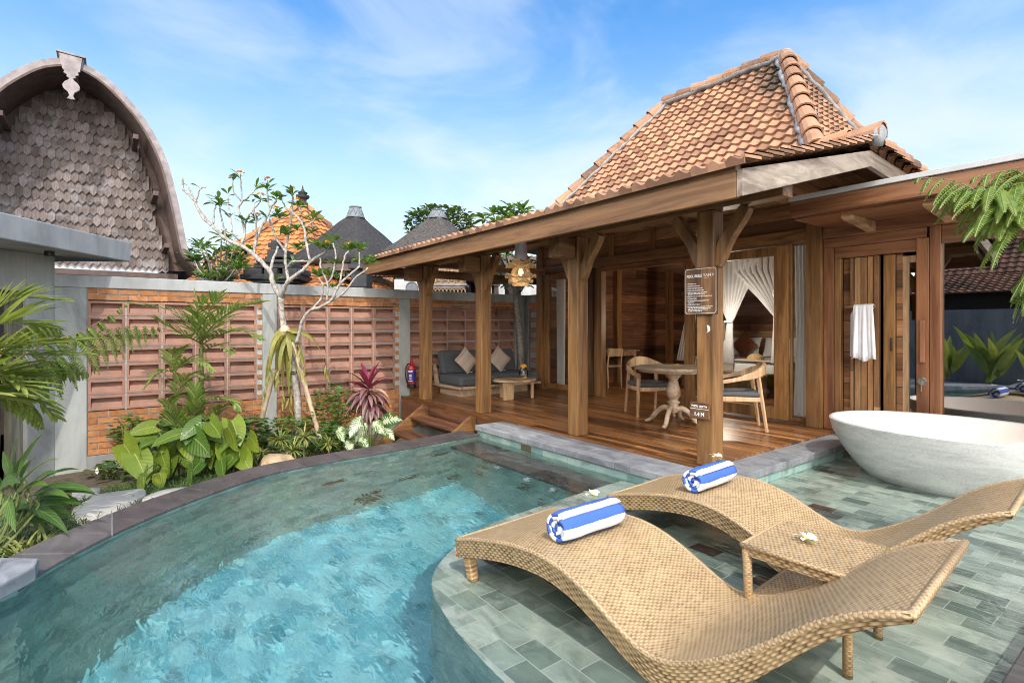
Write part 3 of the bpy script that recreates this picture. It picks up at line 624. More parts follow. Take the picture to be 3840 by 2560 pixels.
PANELS = [(-.27, 1.93, 5), (2.15, 4.30, 5), (4.52, 7.02, 6)]
mo = MB(); fr = MB()
for y0, y1, nc in PANELS:
    s1 = y1-.075 if y0 < 4 else y1
    b = MB(); blocks(b, y0, s1, .10, 1.62, WX-.012, nc, 7); part('block_panel', b, 'block', wall, 0)
    b = MB(); bricks(b, y0, y1, 1.622, 1.785, WX, 2); bricks(b, y0, y1, -.5, .098, WX, 7)
    if s1 < y1: bricks(b, s1, y1, .1, 1.62, WX, 19, L=.075)
    part('brick_course', b, 'brick', wall, 0)
    mo.bx(WX-.16, WX-.13, y0-.02, y1+.02, -.5, 1.79); mo.bx(WX-.128, WX-.02, y0-.02, y1+.02, -.5, .092); mo.bx(WX-.128, WX-.02, y0-.02, y1+.02, 1.628, 1.79)
    if s1 < y1: mo.bx(WX-.128, WX-.02, s1+.004, y1+.02, .094, 1.626)
    for k in range(nc+1): yy = y0+(s1-y0)*k/nc; mo.bx(WX-.128, WX-.026, yy-.0088, yy+.0088, .094, 1.626)
    for k in range(1, 7): zz_ = .10+1.52*k/7; mo.bx(WX-.127, WX-.027, y0, s1, zz_-.0088, zz_+.0088)
part('mortar', mo, 'mortar', wall, 0)
b = MB()
for y0, y1 in ((-.62, -.272), (1.932, 2.148), (4.302, 4.518), (7.022, 7.27)): b.bx(WX-.14, WX+.012, y0, y1, -.9, 1.785)
part('pillar', b, 'concrete', wall, .008)
b = MB(); b.bx(WX-.15, WX+.016, -.66, 7.28, 1.787, 1.955); part('cap_beam', b, 'slab', wall, .01)
b = MB(); b.bx(WX-.13, WX+.008, -.60, 7.2, -.95, -.502); part('plinth', b, 'plinth', wall, .006)
end = thing('end_wall', (-8.9, 7.27, -.7), 'short terracotta block wall closing the corner beside the sofa', 'garden wall')
b = MB(); blocks(b, -9.1, -8.62, .10, 1.62, 7.282, 1, 7, 'x'); part('block_panel', b, 'block', end, 0)
b = MB(); bricks(b, -9.1, -8.6, 1.622, 1.785, 7.27, 2, 'x'); bricks(b, -9.1, -8.6, -.05, .098, 7.27, 2, 'x'); part('brick_course', b, 'brick', end, 0)
b = MB(); b.bx(-9.36, -9.1, 7.274, 7.4, -.6, 1.784); b.bx(-8.6, -8.4, 7.262, 7.4, -.6, 1.786); b.bx(-9.1, -8.6, 7.30, 7.4, -.6, 1.786); part('pillar', b, 'concrete', end)
b = MB(); b.bx(-9.37, -8.4, 7.284, 7.41, 1.788, 1.953); part('cap_beam', b, 'concrete', end, .01)
# ------------------------------------------------------------------ entrance gate at the left
gate = thing('entrance_gate', (-8.7, -.9, -.75), 'grey concrete gateway with cantilevered roof slab and timber door', 'gateway')
gd = Vector((.7071, -.7071, 0)); gn = Vector((.7071, .7071, 0)); g0 = Vector((-9.235, -.60, 0))
def gbox(mb, t0, t1, d0, d1, z0, z1): mb.slab([g0+gd*t0+gn*d0+V(0, 0, z0), g0+gd*t1+gn*d0+V(0, 0, z0), g0+gd*t1+gn*d0+V(0, 0, z1), g0+gd*t0+gn*d0+V(0, 0, z1)], gn, d1-d0)
b = MB(); gbox(b, 0, .36, -.2, .0, -.9, 2.19); gbox(b, .361, 2.4, -.2, .0, 1.70, 2.19); gbox(b, 1.75, 2.4, -.2, 0, -.9, 1.699); part('wall', b, 'concrete', gate, .01)
b = MB(); sl_ = [(-9.46, .22), (-10.1, -.75), (-8.3, -2.6), (-6.6, -1.75), (-7.78, -.93)]; b.prism(sl_[::-1] if False else sl_, 2.192, 2.47); part('roof_slab', b, 'slab', gate, .012)
b = MB(); c = at(545, 1000, d=7.0); c = Vector((-8.72, -.62, 2.16)); b.tube([c+V(0, 0, .03), c-V(0, 0, .03)], .05, 14); part('downlight', b, 'black', gate, .004)
mt = wood('grey_timber', 2, (.13, .13, .1), (.3, .29, .22), .8, .2)
b = MB(); gbox(b, .362, .50, -.16, -.05, -.8, 1.66); gbox(b, .501, 1.75, -.16, -.05, 1.56, 1.66); part('door_frame', b, mt, gate)
b = MB()
for k in range(9): gbox(b, .62, 1.7, -.19, -.13, -.6+k*.24, -.6+k*.24+.17)
part('door', b, 'black', gate)
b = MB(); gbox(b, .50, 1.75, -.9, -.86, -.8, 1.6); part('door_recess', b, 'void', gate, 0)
# ------------------------------------------------------------------ shingled rice barn behind the wall
BX = -12.5
barn = thing('shingled_barn', (-13.5, -.6, -.8), 'weathered barn with curved shingled gable towering over the concrete gate', 'barn')
pts = [(318, 262), (363, 300), (436, 365), (502, 440), (560, 532), (603, 632), (636, 760), (655, 850), (668, 915), (684, 962), (738, 1022)]
R = [at(x, y, X=BX) for x, y in pts]; ap = R[0].copy(); cy = at(268, 262, X=BX).y; dyc = [p.y-cy for p in R]; zz = [p.z for p in R]
dyc[0] = .02
def arch(off=0, sx=0):
    """outer outline, right foot to left foot, moved inwards by off"""
    pr = [Vector((0, cy+d, z)) for d, z in zip(dyc, zz)]; pr = bez(pr, 3); pl = [Vector((0, 2*cy-p.y, p.z)) for p in pr]; full = pr[::-1]+pl[1:]; out = []
    for i, p in enumerate(full):
        t = (full[min(i+1, len(full)-1)]-full[max(i-1, 0)]).normalized(); out.append(p+Vector((0, -t.z, t.y))*-off)
    return out
def strip(mb, A, B, x0, x1):
    n = len(A); vs = [(x1, p.y, p.z) for p in A]+[(x1, p.y, p.z) for p in B]+[(x0, p.y, p.z) for p in A]+[(x0, p.y, p.z) for p in B]
    mb.add(vs, [f for i in range(n-1) for f in ((i, i+1, n+i+1, n+i), (2*n+i, 3*n+i, 3*n+i+1, 2*n+i+1), (i, 2*n+i, 2*n+i+1, i+1), (n+i, n+i+1, 3*n+i+1, 3*n+i))]+[(0, n, 3*n, 2*n), (n-1, 3*n-1, 4*n-1, 2*n-1)])
A0, A1, A2 = arch(0), arch(.035), arch(.15)
def shingle_mat():
    t = NT('grey_shingle'); k = t.ramp(t.noise(9, 6, t.coord('Object', (1, 6, 1))), [(.3, (.10, .077, .07)), (.6, (.2, .16, .147))]); k = t.mix(1.0, k, t.ramp(t.island(), [(0, (.5, .47, .45)), (.7, (1, 1, 1)), (1, (1.3, 1.3, 1.32))]), 'MULTIPLY')
    k = t.mix(t.ramp(t.noise(2.6, 6, t.world((1, 1, 1.5)), .65, .8), [(.52, (0, 0, 0)), (.7, (.75, .75, .75))]), k, (.29, .275, .285)); t.bump(t.noise(40, 4, t.coord('Object', (1, 4, .4))), .3, .004); return t.color(k, .7, .4)
M['silver'] = plain('silvered_wood', (.29, .25, .25), .8, .3, 7, .3, 30); M['shing'] = shingle_mat(); M['barn_dark'] = plain('aged_dark_wood', (.11, .075, .065), .8, .3, 8)
b = MB(); strip(b, A1, A2, BX-.05, BX); part('barge_board', b, 'silver', barn, 0)
b = MB(); strip(b, A0, A1, BX-6, BX+.03); part('roof', b, 'barn_dark', barn, 0)
b = MB(); B1 = arch(.07); B2 = arch(.16); strip(b, B1, B2, BX-1.0, BX-.3); part('purlin', b, 'barn_dark', barn, 0)
b = MB(); full = arch(.16); b.add([(BX-1.08, p.y, p.z) for p in full], [tuple(range(len(full)))]); part('gable_wall', b, 'barn_dark', barn, 0)
b = MB(); sw = .115; sr = .2
z = zz[-1]+.10; row = 0
def halfw(z):
    for (d0, z0), (d1, z1) in zip(zip(dyc, zz), list(zip(dyc, zz))[1:]):
        if z1 <= z <= z0: return d0+(d1-d0)*(z0-z)/(z0-z1)
    return 0
while z < zz[0]-.25:
    hw = halfw(min(zz[0]-.01, z+.12))-.2; k = -int(hw/sw)-1
    while k*sw+(sw/2 if row % 2 else 0) < hw:
        y = k*sw+(sw/2 if row % 2 else 0); k += 1
        if y < -hw: continue
        w = sw*.49; x = BX-1.03; t = RND.uniform(0, .025); z0 = z+RND.uniform(-.01, .01); Y = cy+y
        f = [(x+.035+t, Y-w, z0+.07), (x+.04+t, Y, z0), (x+.035+t, Y+w, z0+.07), (x, Y+w, z0+.34), (x, Y-w, z0+.34)]
        b.slab(f, (1, 0, 0), -.02)
    z += sr; row += 1
part('shingles', b, 'shing', barn, 0)
b = MB()
zl = zz[-1]+.04
for k in range(int(2*1.6/sw)):
    Y = cy-1.55+k*sw
    b.slab([(BX-1.0, Y, zl+.05), (BX-1.0, Y+sw/2, zl), (BX-1.0, Y+sw*.98, zl+.05), (BX-1.02, Y+sw*.98, zl+.2), (BX-1.02, Y, zl+.2)], (1, 0, 0), -.02)
part('shingle_edge', b, 'silver', barn, 0)
b = MB(); b.bx(BX-1.06, BX-.98, cy-1.7, cy+1.72, zl-.12, zl-.01); b.bx(BX-6, BX-1.2, cy-1.5, cy-1.4, -.8, zl-.1); part('sill_beam', b, 'barn_dark', barn)
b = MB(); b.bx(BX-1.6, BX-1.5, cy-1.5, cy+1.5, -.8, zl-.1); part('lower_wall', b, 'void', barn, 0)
b = MB()
for px, py in ((515, 515), (590, 727), (632, 922)):
    c = at(px, py, X=BX-.1)
    for s in (1, -1):
        Y = cy+s*(c.y-cy); part('purlin_end', box1(BX-1.05, BX-.06, Y-.07 if s > 0 else Y-.02, Y+.02 if s > 0 else Y+.07, c.z-.045, c.z+.045), 'barn_dark', barn)
fin = [(-.36, .32), (.34, .30), (.27, -.16), (.2, -.2), (.24, -.27), (.12, -.33), (.15, -.38), (.06, -.42), (.08, -.47), (.2, -.55), (.27, -.66), (.25, -.76), (.1, -.87), (.06, -.98), (.12, -1.08), (0, -1.1), (-.13, -1.08), (-.06, -.98), (-.1, -.87), (-.25, -.76), (-.27, -.66), (-.2, -.55), (-.08, -.47), (-.06, -.42), (-.15, -.38), (-.12, -.33), (-.24, -.27), (-.2, -.2), (-.27, -.16)]
b = MB(); b.slab([(BX+.02, cy+y*.46, zz[0]+z*.56) for y, z in fin], (1, 0, 0), .05); part('finial', b, 'silver', barn, .006)
b = MB(); b.slab([(BX+.08, cy-.21, zz[0]+.195), (BX+.08, cy, zz[0]+.18), (BX+.08, cy+.2, zz[0]+.18), (BX+.08, cy+.21, zz[0]+.205), (BX+.08, cy-.21, zz[0]+.22)], (-1, 0, 0), 2); b.slab([(BX+.03, cy-.18, zz[0]+.195), (BX+.03, cy-.15, zz[0]-.02), (BX+.03, cy+.15, zz[0]-.02), (BX+.03, cy+.18, zz[0]+.18)], (-1, 0, 0), 1.9); part('ridge_box', b, 'silver', barn)
# ------------------------------------------------------------------ temple roofs beyond the wall
M['thatch'] = plain('black_thatch', (.048, .045, .047), .95, .6, 20, 1.0, 55, dist=.05); M['thatch2'] = plain('grey_thatch', (.085, .075, .07), .95, .55, 20, 1.0, 55, dist=.05)
M['andesite'] = plain('black_andesite', (.035, .036, .04), .8, .35, 9, .5, 40); M['carved'] = plain('carved_wood', (.33, .22, .13), .7, .35, 20, 1.0, 38, dist=.03); M['capgrey'] = plain('grey_crown', (.16, .18, .2), .7, .2, 20, .5, 40)
def shrine(name, label, apx, apy, capw, caph, eave_l, eave_y, d, mat, posts=True, side='square'):
    c = at(apx, apy, d=d); s = d/FOC; hw = (apx-eave_l)*s; top = c.z; ez = CAM_H+(HOR-eave_y)*s; cw = capw*s/2; chh = caph*s
    r = thing(name, (c.x, c.y, -.8), label, 'shrine', 'thatched shrines behind the garden wall')
    prof = [(hw*.93, ez-.18), (hw, ez-.10), (hw*.985, ez), (hw*.72, ez+(top-chh-ez)*.30), (hw*.46, ez+(top-chh-ez)*.62), (hw*.24, ez+(top-chh-ez)*.88), (cw*.95, top-chh), (.01, top-chh+.05)]
    b = MB(); n = 40; vs = []
    for rr, z in prof:
        for j in range(n):
            a = 2*PI*j/n; k = 1/max(abs(math.cos(a)), abs(math.sin(a)))**.75 if side == 'square' else 1; q = rr*k*.86+RND.uniform(-.03, .03)*(rr > cw*1.2); aa = a+.5
            vs.append((c.x+q*math.cos(aa), c.y+q*math.sin(aa), z+RND.uniform(-.03, .03)*(rr > cw*1.2)))
    b.add(vs, [(i*n+j, i*n+(j+1) % n, (i+1)*n+(j+1) % n, (i+1)*n+j) for i in range(len(prof)-1) for j in range(n)]); part('thatch_roof', b, mat, r, 0, smooth=True)
    b = MB(); b.lathe([(cw*1.12, top-chh-.02), (cw*1.12, top-chh+.06*caph*s), (cw*.98, top-chh+.12*chh), (cw*.66, top-.14*chh), (cw*.74, top-.1*chh), (cw*.74, top), (cw*.3, top-.03)], (c.x, c.y, 0), 18)
    for k in range(9):
        a = 2*PI*k/9; e = Vector((math.cos(a), math.sin(a), 0)); e2 = Vector((math.cos(a+.35), math.sin(a+.35), 0)); e3 = Vector((math.cos(a-.35), math.sin(a-.35), 0)); o = Vector((c.x, c.y, 0))
        b.bar(o+e*cw*.7+V(0, 0, top-.2*chh), o+e2*cw*.98+V(0, 0, top-.8*chh), .02); b.bar(o+e*cw*.7+V(0, 0, top-.2*chh), o+e3*cw*.98+V(0, 0, top-.8*chh), .02)
    part('roof_crown', b, 'capgrey', r, 0)
    b = MB(); w = hw*.6
    for i in (-1, 1):
        for j in (-1, 1): b.box((c.x+i*w*.9, c.y+j*w*.9, (ez-.9)/2), (.16, .16, ez+.9))
    b.box((c.x, c.y, ez-.2), (w*2.2, w*2.2, .16)); b.box((c.x, c.y, ez-.55), (w*1.2, w*1.2, .7)); part('frame', b, 'barn_dark', r)
    return r
shrine('thatched_shrine', 'black thatched shrine roof next to the orange tiled roof', 1333, 776, 62, 40, 1120, 985, 15.5, 'thatch')
shrine('thatched_shrine', 'greyer thatched shrine roof nearest to the villa eave', 1641, 788, 66, 30, 1452, 952, 14.5, 'thatch2')
shrine('thatched_shrine', 'small low thatched shrine half hidden behind the porch posts', 1770, 985, 30, 12, 1655, 1040, 16.5, 'thatch2')
c = at(1135, 772, d=17.5); hall = thing('tiled_pavilion', (c.x, c.y, -.8), 'pavilion with bright orange tiled pyramid roof and stone finial', 'pavilion')
b = MB(); hw = 1.95; zt = c.z; zb = 3.1; cc = Vector((c.x, c.y, 0)); q = math.radians(37)
ux = Vector((math.cos(q), math.sin(q), 0)); uy = Vector((-math.sin(q), math.cos(q), 0))
for a, t in ((ux, uy), (uy, -ux), (-ux, -uy), (-uy, ux)):
    tiles(b, cc+a*hw+V(0, 0, zb), t, -a*hw+V(0, 0, zt-zb), -hw, hw, 0, 0, 13, .24)
    lo = cc+a*hw+V(0, 0, zb); tiles(b, cc+a*4.2+V(0, 0, zb-.9), t, -a*(4.2-hw)+V(0, 0, .9), -4.2, 4.2, -hw, hw, 9, .24)
part('roof', b, 'orange', hall, 0)
b = MB(); mo = MB()
for i in (-1, 1):
    for j in (-1, 1): caps(b, mo, cc+ux*hw*i+uy*hw*j+V(0, 0, zb+.05), cc+V(0, 0, zt+.05), .35, .11)
part('ridge_cap', b, 'orange', hall, 0); part('ridge_mortar', mo, 'capgrey', hall, 0)
b = MB(); b.lathe([(.2, zt-.1), (.17, zt+.1), (.12, zt+.12), (.12, zt+.2), (.2, zt+.26), (.22, zt+.33), (.12, zt+.36), (.16, zt+.43), (.08, zt+.47), (.03, zt+.55), (.015, zt+.66)], cc, 9); part('finial', b, 'andesite', hall, 0)
b = MB(); b.box((c.x, c.y, .8), (6, 6, 3.0), q); part('wall', b, 'plinth', hall, 0)
# black carved stone gate heads
def stepped(name, label, px0, px1, ytop, ybot, d, cat, shape):
    c = at((px0+px1)/2, ybot, d=d); s = d/FOC; r = thing(name, (c.x, c.y, -.8), label, cat); b = MB(); fr = Vector((.6, .8, 0)); back = Vector((-.8, .6, 0)); w = (px1-px0)*s; z0 = c.z-.6; H = (ybot-ytop)*s
    for (x0, x1, y0, y1, dp) in shape:
        cen = Vector((c.x, c.y, 0))+fr*w*((x0+x1)/2-.5)+V(0, 0, c.z+H*(y0+y1)/2); b.box(cen, (w*(x1-x0), dp, H*(y1-y0)), math.atan2(fr.y, fr.x))
    b.box((c.x, c.y, (c.z-.8)/2), (w*.7, .5, c.z+.8), math.atan2(fr.y, fr.x)); part('carving', b, 'andesite', r, .02); return r
stepped('stone_gate', 'black carved stone gate head behind the frangipani branches', 935, 1145, 905, 1066, 12.5, 'temple gate', [(.2, .9, 0, .08, .8), (.0, 1, .08, .2, .9), (.08, .34, .2, .34, .7), (.40, .62, .2, .33, .8), (.7, .95, .2, .34, .7), (.0, .12, .2, .38, .6), (.2, .86, .34, .46, .7), (.26, .8, .46, .53, .8), (.36, .52, .53, .62, .5), (.40, .72, .6, .78, .5), (.44, .56, .78, 1.0, .35), (.38, .5, .84, .95, .3), (.9, 1.02, .2, .33, .6)])
stepped('stone_gate', 'short black stone gate pier left of the eave', 1322, 1392, 960, 1080, 12.0, 'temple gate', [(0, 1, .55, .7, .7), (.08, .92, .0, .55, .5), (.1, .9, .7, .86, .6), (.25, .75, .86, 1, .5)])
c = at(1688, 1098, d=12.5); shr = thing('carved_shrine', (c.x, c.y, -.8), 'pale carved wooden shrine box standing behind the block wall', 'shrine')
s = 12.5/FOC; q = math.atan2(.8, .6); fr = Vector((.6, .8, 0)); b = MB(); b.box((c.x, c.y, c.z+.44), (.70, .6, .48), q); part('cabinet', b, 'carved', shr)
b = MB(); b.box((c.x, c.y, c.z+.17), (.82, .68, .06), q); b.box((c.x, c.y, c.z+.115), (.74, .64, .05), q); b.box((c.x, c.y, c.z+.72), (.86, .72, .07), q); part('moulding', b, 'silver', shr)
b = MB()
for k in range(5):
    o = Vector((c.x, c.y, 0))+fr*(-.3+.15*k)+Vector((.8, -.6, 0))*.31; b.box(o+V(0, 0, c.z+.44), (.035, .05, .46), q); b.box(o+fr*.075+V(0, 0, c.z+.44), (.06, .035, .38), q)
part('carved_panel', b, 'carved', shr)
b = MB()
for k in range(9): 
    o = Vector((c.x, c.y, c.z+.0))+fr*(-.34+.085*k)+Vector((.8, -.6, 0))*.3; b.tube([o+fr*.045*math.cos(a)+V(0, 0, .07*math.sin(a)) for a in [2*PI*i/10 for i in range(11)]], .016, 6)
b.box((c.x, c.y, c.z-.3), (.8, .6, .5), q); part('fretwork', b, 'carved', shr, 0)
c = at(1425, 1020, d=13); ev = thing('tiled_porch', (c.x, c.y, -.8), 'low dark carved eave between the stone piers', 'porch roof'); b = MB()
b.box((c.x, c.y, c.z+.06), (2.6, 1.0, .16), q); b.box((c.x, c.y, c.z-.06), (2.5, .8, .06), q)
for k in range(26):
    o = Vector((c.x, c.y, c.z-.10))+fr*(-1.25+.1*k)+Vector((.8, -.6, 0))*.42; b.box(o, (.07, .02, .09), q)
b.box((c.x-.3, c.y+.2, .4), (2.2, .5, 2.4), q); part('eave', b, 'barn_dark', ev)
c = at(1535, 1080, d=11.5); ac = thing('air_conditioner', (c.x, c.y, -.8), 'white outdoor air conditioner unit behind the wall top', 'air conditioner')
b = MB(); b.box((c.x, c.y, c.z), (.6, .28, .36), q); b.box((c.x, c.y, c.z-.6), (.5, .26, .8), q); part('casing', b, 'white', ac, .02)
b = MB(); o = Vector((c.x, c.y, c.z))+Vector((.8, -.6, 0))*.145+fr*.08; b.tube([o+fr*.12*math.cos(a)+V(0, 0, .12*math.sin(a)) for a in [2*PI*i/20 for i in range(21)]], .015, 6); b.tube([o-V(.004, -.003, 0), o], .11, 18); part('fan_grille', b, 'capgrey', ac, 0)
c = at(1745, 1050, d=14); pv = thing('carved_pavilion', (c.x, c.y, -.8), 'dark carved wooden pavilion seen between the porch posts', 'pavilion'); b = MB()
for k, (x, w, zt, h) in enumerate(((-.55, .16, 2.45, 3), (-.2, .16, 2.45, 3), (1.1, .12, 2.5, 3), (1.4, .12, 2.5, 3), (2.0, .12, 2.5, 3), (2.5, .12, 2.5, 3))): b.box(Vector((c.x, c.y, zt-h/2))+fr*x, (w, w, h), q)
b.box(Vector((c.x, c.y, 2.55))+fr*.9, (4.2, 1.2, .25), q); b.box(Vector((c.x, c.y, 1.2))+fr*-.4-Vector((.8, -.6, 0))*.2, (.9, .3, 3.4), q); b.box(Vector((c.x, c.y, 2.85))+fr*.9, (4.5, 1.6, .3), q); part('frame', b, 'barn_dark', pv)
c = at(1900, 1095, d=24); lw = thing('white_house', (c.x, c.y, -.8), 'distant pale house wall glimpsed between the pavilion posts', 'house'); b = MB(); b.box((c.x, c.y, 1.2), (8, .4, 4.0), q); part('wall', b, 'slab', lw, 0); b = MB(); b.slab([Vector((c.x, c.y, 3.1))+fr*-4.4, Vector((c.x, c.y, 3.1))+fr*4.4, Vector((c.x-.9, c.y+.7, 4.0))+fr*3.4, Vector((c.x-.9, c.y+.7, 4.0))+fr*-3.4], (0, 0, 1), .06); part('roof', b, 'orange', lw, 0)
# ------------------------------------------------------------------ the house across the garden (seen in the window reflections)
opp = thing('opposite_house', (-3, -7, -.3), 'brown tiled house across the garden mirrored in the dark picture window', 'house')
b = MB(); tiles(b, (0, -5.6, 2.25), (-1, 0, 0), (0, -1.6, .62), -4, 7.5, -4, 7.5, 8, .2); tiles(b, (0, -7.2, 2.9), (-1, 0, 0), (0, -2.4, 2.2), -4, 6.3, -4, 5.2, 14, .2); part('roof', b, 'oldtile', opp, 0)
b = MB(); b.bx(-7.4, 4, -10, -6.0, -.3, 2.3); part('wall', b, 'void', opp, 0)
gw = MB(); gw.bx(-7.6, 4, -5.3, -5.15, -.3, 1.75); tag(gw.build('boundary_wall', M['plinth'], None, loc=(-2, -5.2, -.3)), 'plain dark grey boundary wall in front of the opposite house', 'boundary wall')
o2 = thing('neighbour_house', (-12, -7.5, -.8), 'orange tiled house with white eave mirrored in the bedroom door glass', 'house')
b = MB(); tiles(b, (0, -5.6, 2.5), (-1, 0, 0), (0, -2.2, .95), 8.3, 14.0, 9.3, 13.0, 9, .2); part('roof', b, 'orange', o2, 0)
b = MB(); b.bx(-14.1, -8.2, -5.62, -5.5, 2.2, 2.46); part('eave_board', b, 'linen', o2, 0); b = MB(); b.bx(-13.6, -8.6, -9, -6.4, -.8, 2.3); part('wall', b, 'plinth', o2, 0)
# ------------------------------------------------------------------ things by the pool
def weave(name, bw, bh, lo, hi, gap, swap=False, depth=1.0):
    """interlaced strands: every strand rises and dives, rows half a step apart"""
    t = NT(name); uv = t.n('TexCoord'); sp = t.n('SeparateXYZ'); t.l(uv.outputs['UV'], sp.inputs[0]); x, y = sp.outputs[1 if swap else 0], sp.outputs[0 if swap else 1]
    r = t.math('DIVIDE', y, bh); row = t.math('FLOOR', r); par = t.math('MULTIPLY', t.math('MODULO', t.math('ABSOLUTE', row), 2.0), .5)
    ph = t.math('ADD', t.math('DIVIDE', x, bw), par); up = t.math('ADD', t.math('MULTIPLY', t.math('COSINE', t.math('MULTIPLY', ph, 2*PI)), .5), .5)
    edge = t.math('ABSOLUTE', t.math('SUBTRACT', t.math('FRACT', r), .5)); rnd = t.math('SUBTRACT', 1.0, t.math('POWER', t.math('MULTIPLY', edge, 2.0), 3.0))
    wn = t.n('TexWhiteNoise', noise_dimensions='2D'); cb = t.n('CombineXYZ'); t.l(row, cb.inputs[0]); t.l(t.math('FLOOR', ph), cb.inputs[1]); t.l(cb.outputs[0], wn.inputs['Vector'])
    h = t.math('MULTIPLY', up, rnd); k = t.math('ADD', t.math('MULTIPLY', h, .72), t.math('MULTIPLY', wn.outputs[0], .28))
    col = t.ramp(k, [(.05, gap), (.3, lo), (.75, hi), (1, sc(hi, 1.12))])
    c2 = t.n('CombineXYZ'); t.l(x, c2.inputs[0]); t.l(y, c2.inputs[1]); col = t.mix(.45, col, t.ramp(t.noise(5, 5, c2.outputs[0]), [(.3, (.72, .7, .67)), (.65, (1.1, 1.1, 1.1))]), 'MULTIPLY')
    t.bump(h, .8*depth, .004); return t.color(col, .42, .4)
M['weave'] = weave('fine_rattan_weave', .038, .0100, (.38, .262, .14), (.50, .365, .21), (.225, .142, .066), True, .6)
M['weave2'] = weave('coarse_rattan_weave', .04, .0140, (.33, .218, .11), (.46, .33, .185), (.13, .08, .035), False, .9)
M['wrap'] = weave('rattan_wrapping', .3, .010, (.34, .215, .105), (.42, .29, .15), (.19, .12, .055), True, .5)
M['edge'] = weave('rattan_edge_roll', .3, .014, (.40, .28, .155), (.49, .355, .21), (.27, .17, .085), True, .5)
LP = [(0, .045), (.12, .082), (.24, .113), (.36, .140), (.47, .159), (.59, .172), (.70, .174), (.80, .163), (.90, .137), (1.0, .098), (1.10, .050), (1.20, .006), (1.28, -.014), (1.36, -.008), (1.45, .026), (1.56, .088), (1.67, .165), (1.78, .258), (1.90, .362), (2.02, .436), (2.13, .480)]
A1 = Vector((-2.631, 1.575, -.2)); A2 = Vector((-2.656, 2.85, -.2)); LAX = Vector((.9976, .0718, 0)); LCR = Vector((-.0718, .9976, 0)); LW = .75
def lounger():
    o = thing('sun_lounger', A1, 'wavy woven rattan lounger nearest to the camera with its foot end at the shelf edge', 'sun lounger', 'wavy rattan loungers on the pool shelf')
    P = bez([Vector((t, 0, z)) for t, z in LP], 4)
    def th(t): return .112 if t < 1.2 else .112+.015*math.sin((t-1.2)/.5*PI) if t < 1.7 else .112-.078*(t-1.7)/.43
    def W_(t, c, z): return Vector(A1)+LAX*t+LCR*c+V(0, 0, z+.2)
    s = 0; vs = []; uv = []; nc = 10
    for i, p in enumerate(P):
        if i: s += (p-P[i-1]).length
        for j in range(nc+1):
            c = LW*j/nc; vs.append(W_(p.x, c, p.z-.004*(1-(2*j/nc-1)**2))); uv.append((s, c))
    m = MB(); n = nc+1; m.add(vs, [(i*n+j, (i+1)*n+j, (i+1)*n+j+1, i*n+j+1) for i in range(len(P)-1) for j in range(nc)], uv); part('woven_seat', m, 'weave', o, 0, smooth=True)
    m = MB()
    for c, dr in ((0, -1), (LW, 1)):
        vs = []; uv = []; s = 0
        for i, p in enumerate(P):
            if i: s += (p-P[i-1]).length
            h = th(p.x)
            for j in range(4): vs.append(W_(p.x, c+dr*(.008-.02*(j/3)), p.z-h*j/3)); uv.append((s, h*j/3))
        m.add(vs, [(i*4+j, (i+1)*4+j, (i+1)*4+j+1, i*4+j+1) for i in range(len(P)-1) for j in range(3)], uv)
    vs = []; uv = []
    for e, p in ((0, P[0]), (1, P[-1])):
        for j in range(2):
            for c in (0, LW): vs.append(W_(p.x+(.006 if e else -.006), c, p.z-th(p.x)*j)); uv.append((c, .12*j))
    m.add(vs, [(0, 1, 3, 2), (4, 6, 7, 5)], uv)
    vs = [W_(p.x, c, p.z-th(p.x)) for p in P for c in (.01, LW-.01)]; m.add(vs, [(i*2, i*2+1, i*2+3, i*2+2) for i in range(len(P)-1)], [(p.x, c) for p in P for c in (0, LW)]); part('woven_skirt', m, 'weave2', o, 0, smooth=True)
    m = MB(); ring = [W_(p.x, .002, p.z-.008) for p in P]+[W_(p.x, LW-.002, p.z-.008) for p in reversed(P)]; ring.append(ring[0]); m.tube(ring, .0125, 8); part('edge_roll', m, 'edge', o, 0, smooth=True)
    def zt(t): return min(P, key=lambda p: abs(p.x-t)).z-th(t)
    for t, c, lean in ((.05, .05, .05), (.05, .70, .05), (1.50, .06, .06), (1.50, .69, .06)):
        m = MB(); m.bar(W_(t, c, zt(t)+.03), W_(t+lean, c, -.2), .062, .055, up=LCR, w2=.05, h2=.05)
        m.uv[-6:] = [[(0, 0), (0, .05), (.05, .05), (.05, 0)]]*2+[[(0, 0), (0, .05), (.16, .05), (.16, 0)]]*4
        q = part('leg', m, 'wrap', o, .008); q.cycles.is_caustics_receiver = True
    return o
L1 = lounger(); L2 = copy_tree(L1); L2.location = A2; L2['label'] = 'wavy woven rattan lounger between the side table and the stone tub'
def stripes(name, a, b, per):
    t = NT(name); uv = t.n('TexCoord'); sp = t.n('SeparateXYZ'); t.l(uv.outputs['UV'], sp.inputs[0]); f = t.math('FRACT', t.math('DIVIDE', sp.outputs[0], per))
    col = t.mix(t.math('GREATER_THAN', f, .5), a, b); t.bump(t.noise(330, 3, t.coord()), .55, .004); return t.color(col, .95, .15)
M['tstripe'] = stripes('striped_terry', (.06, .135, .46), (.78, .79, .82), .128)
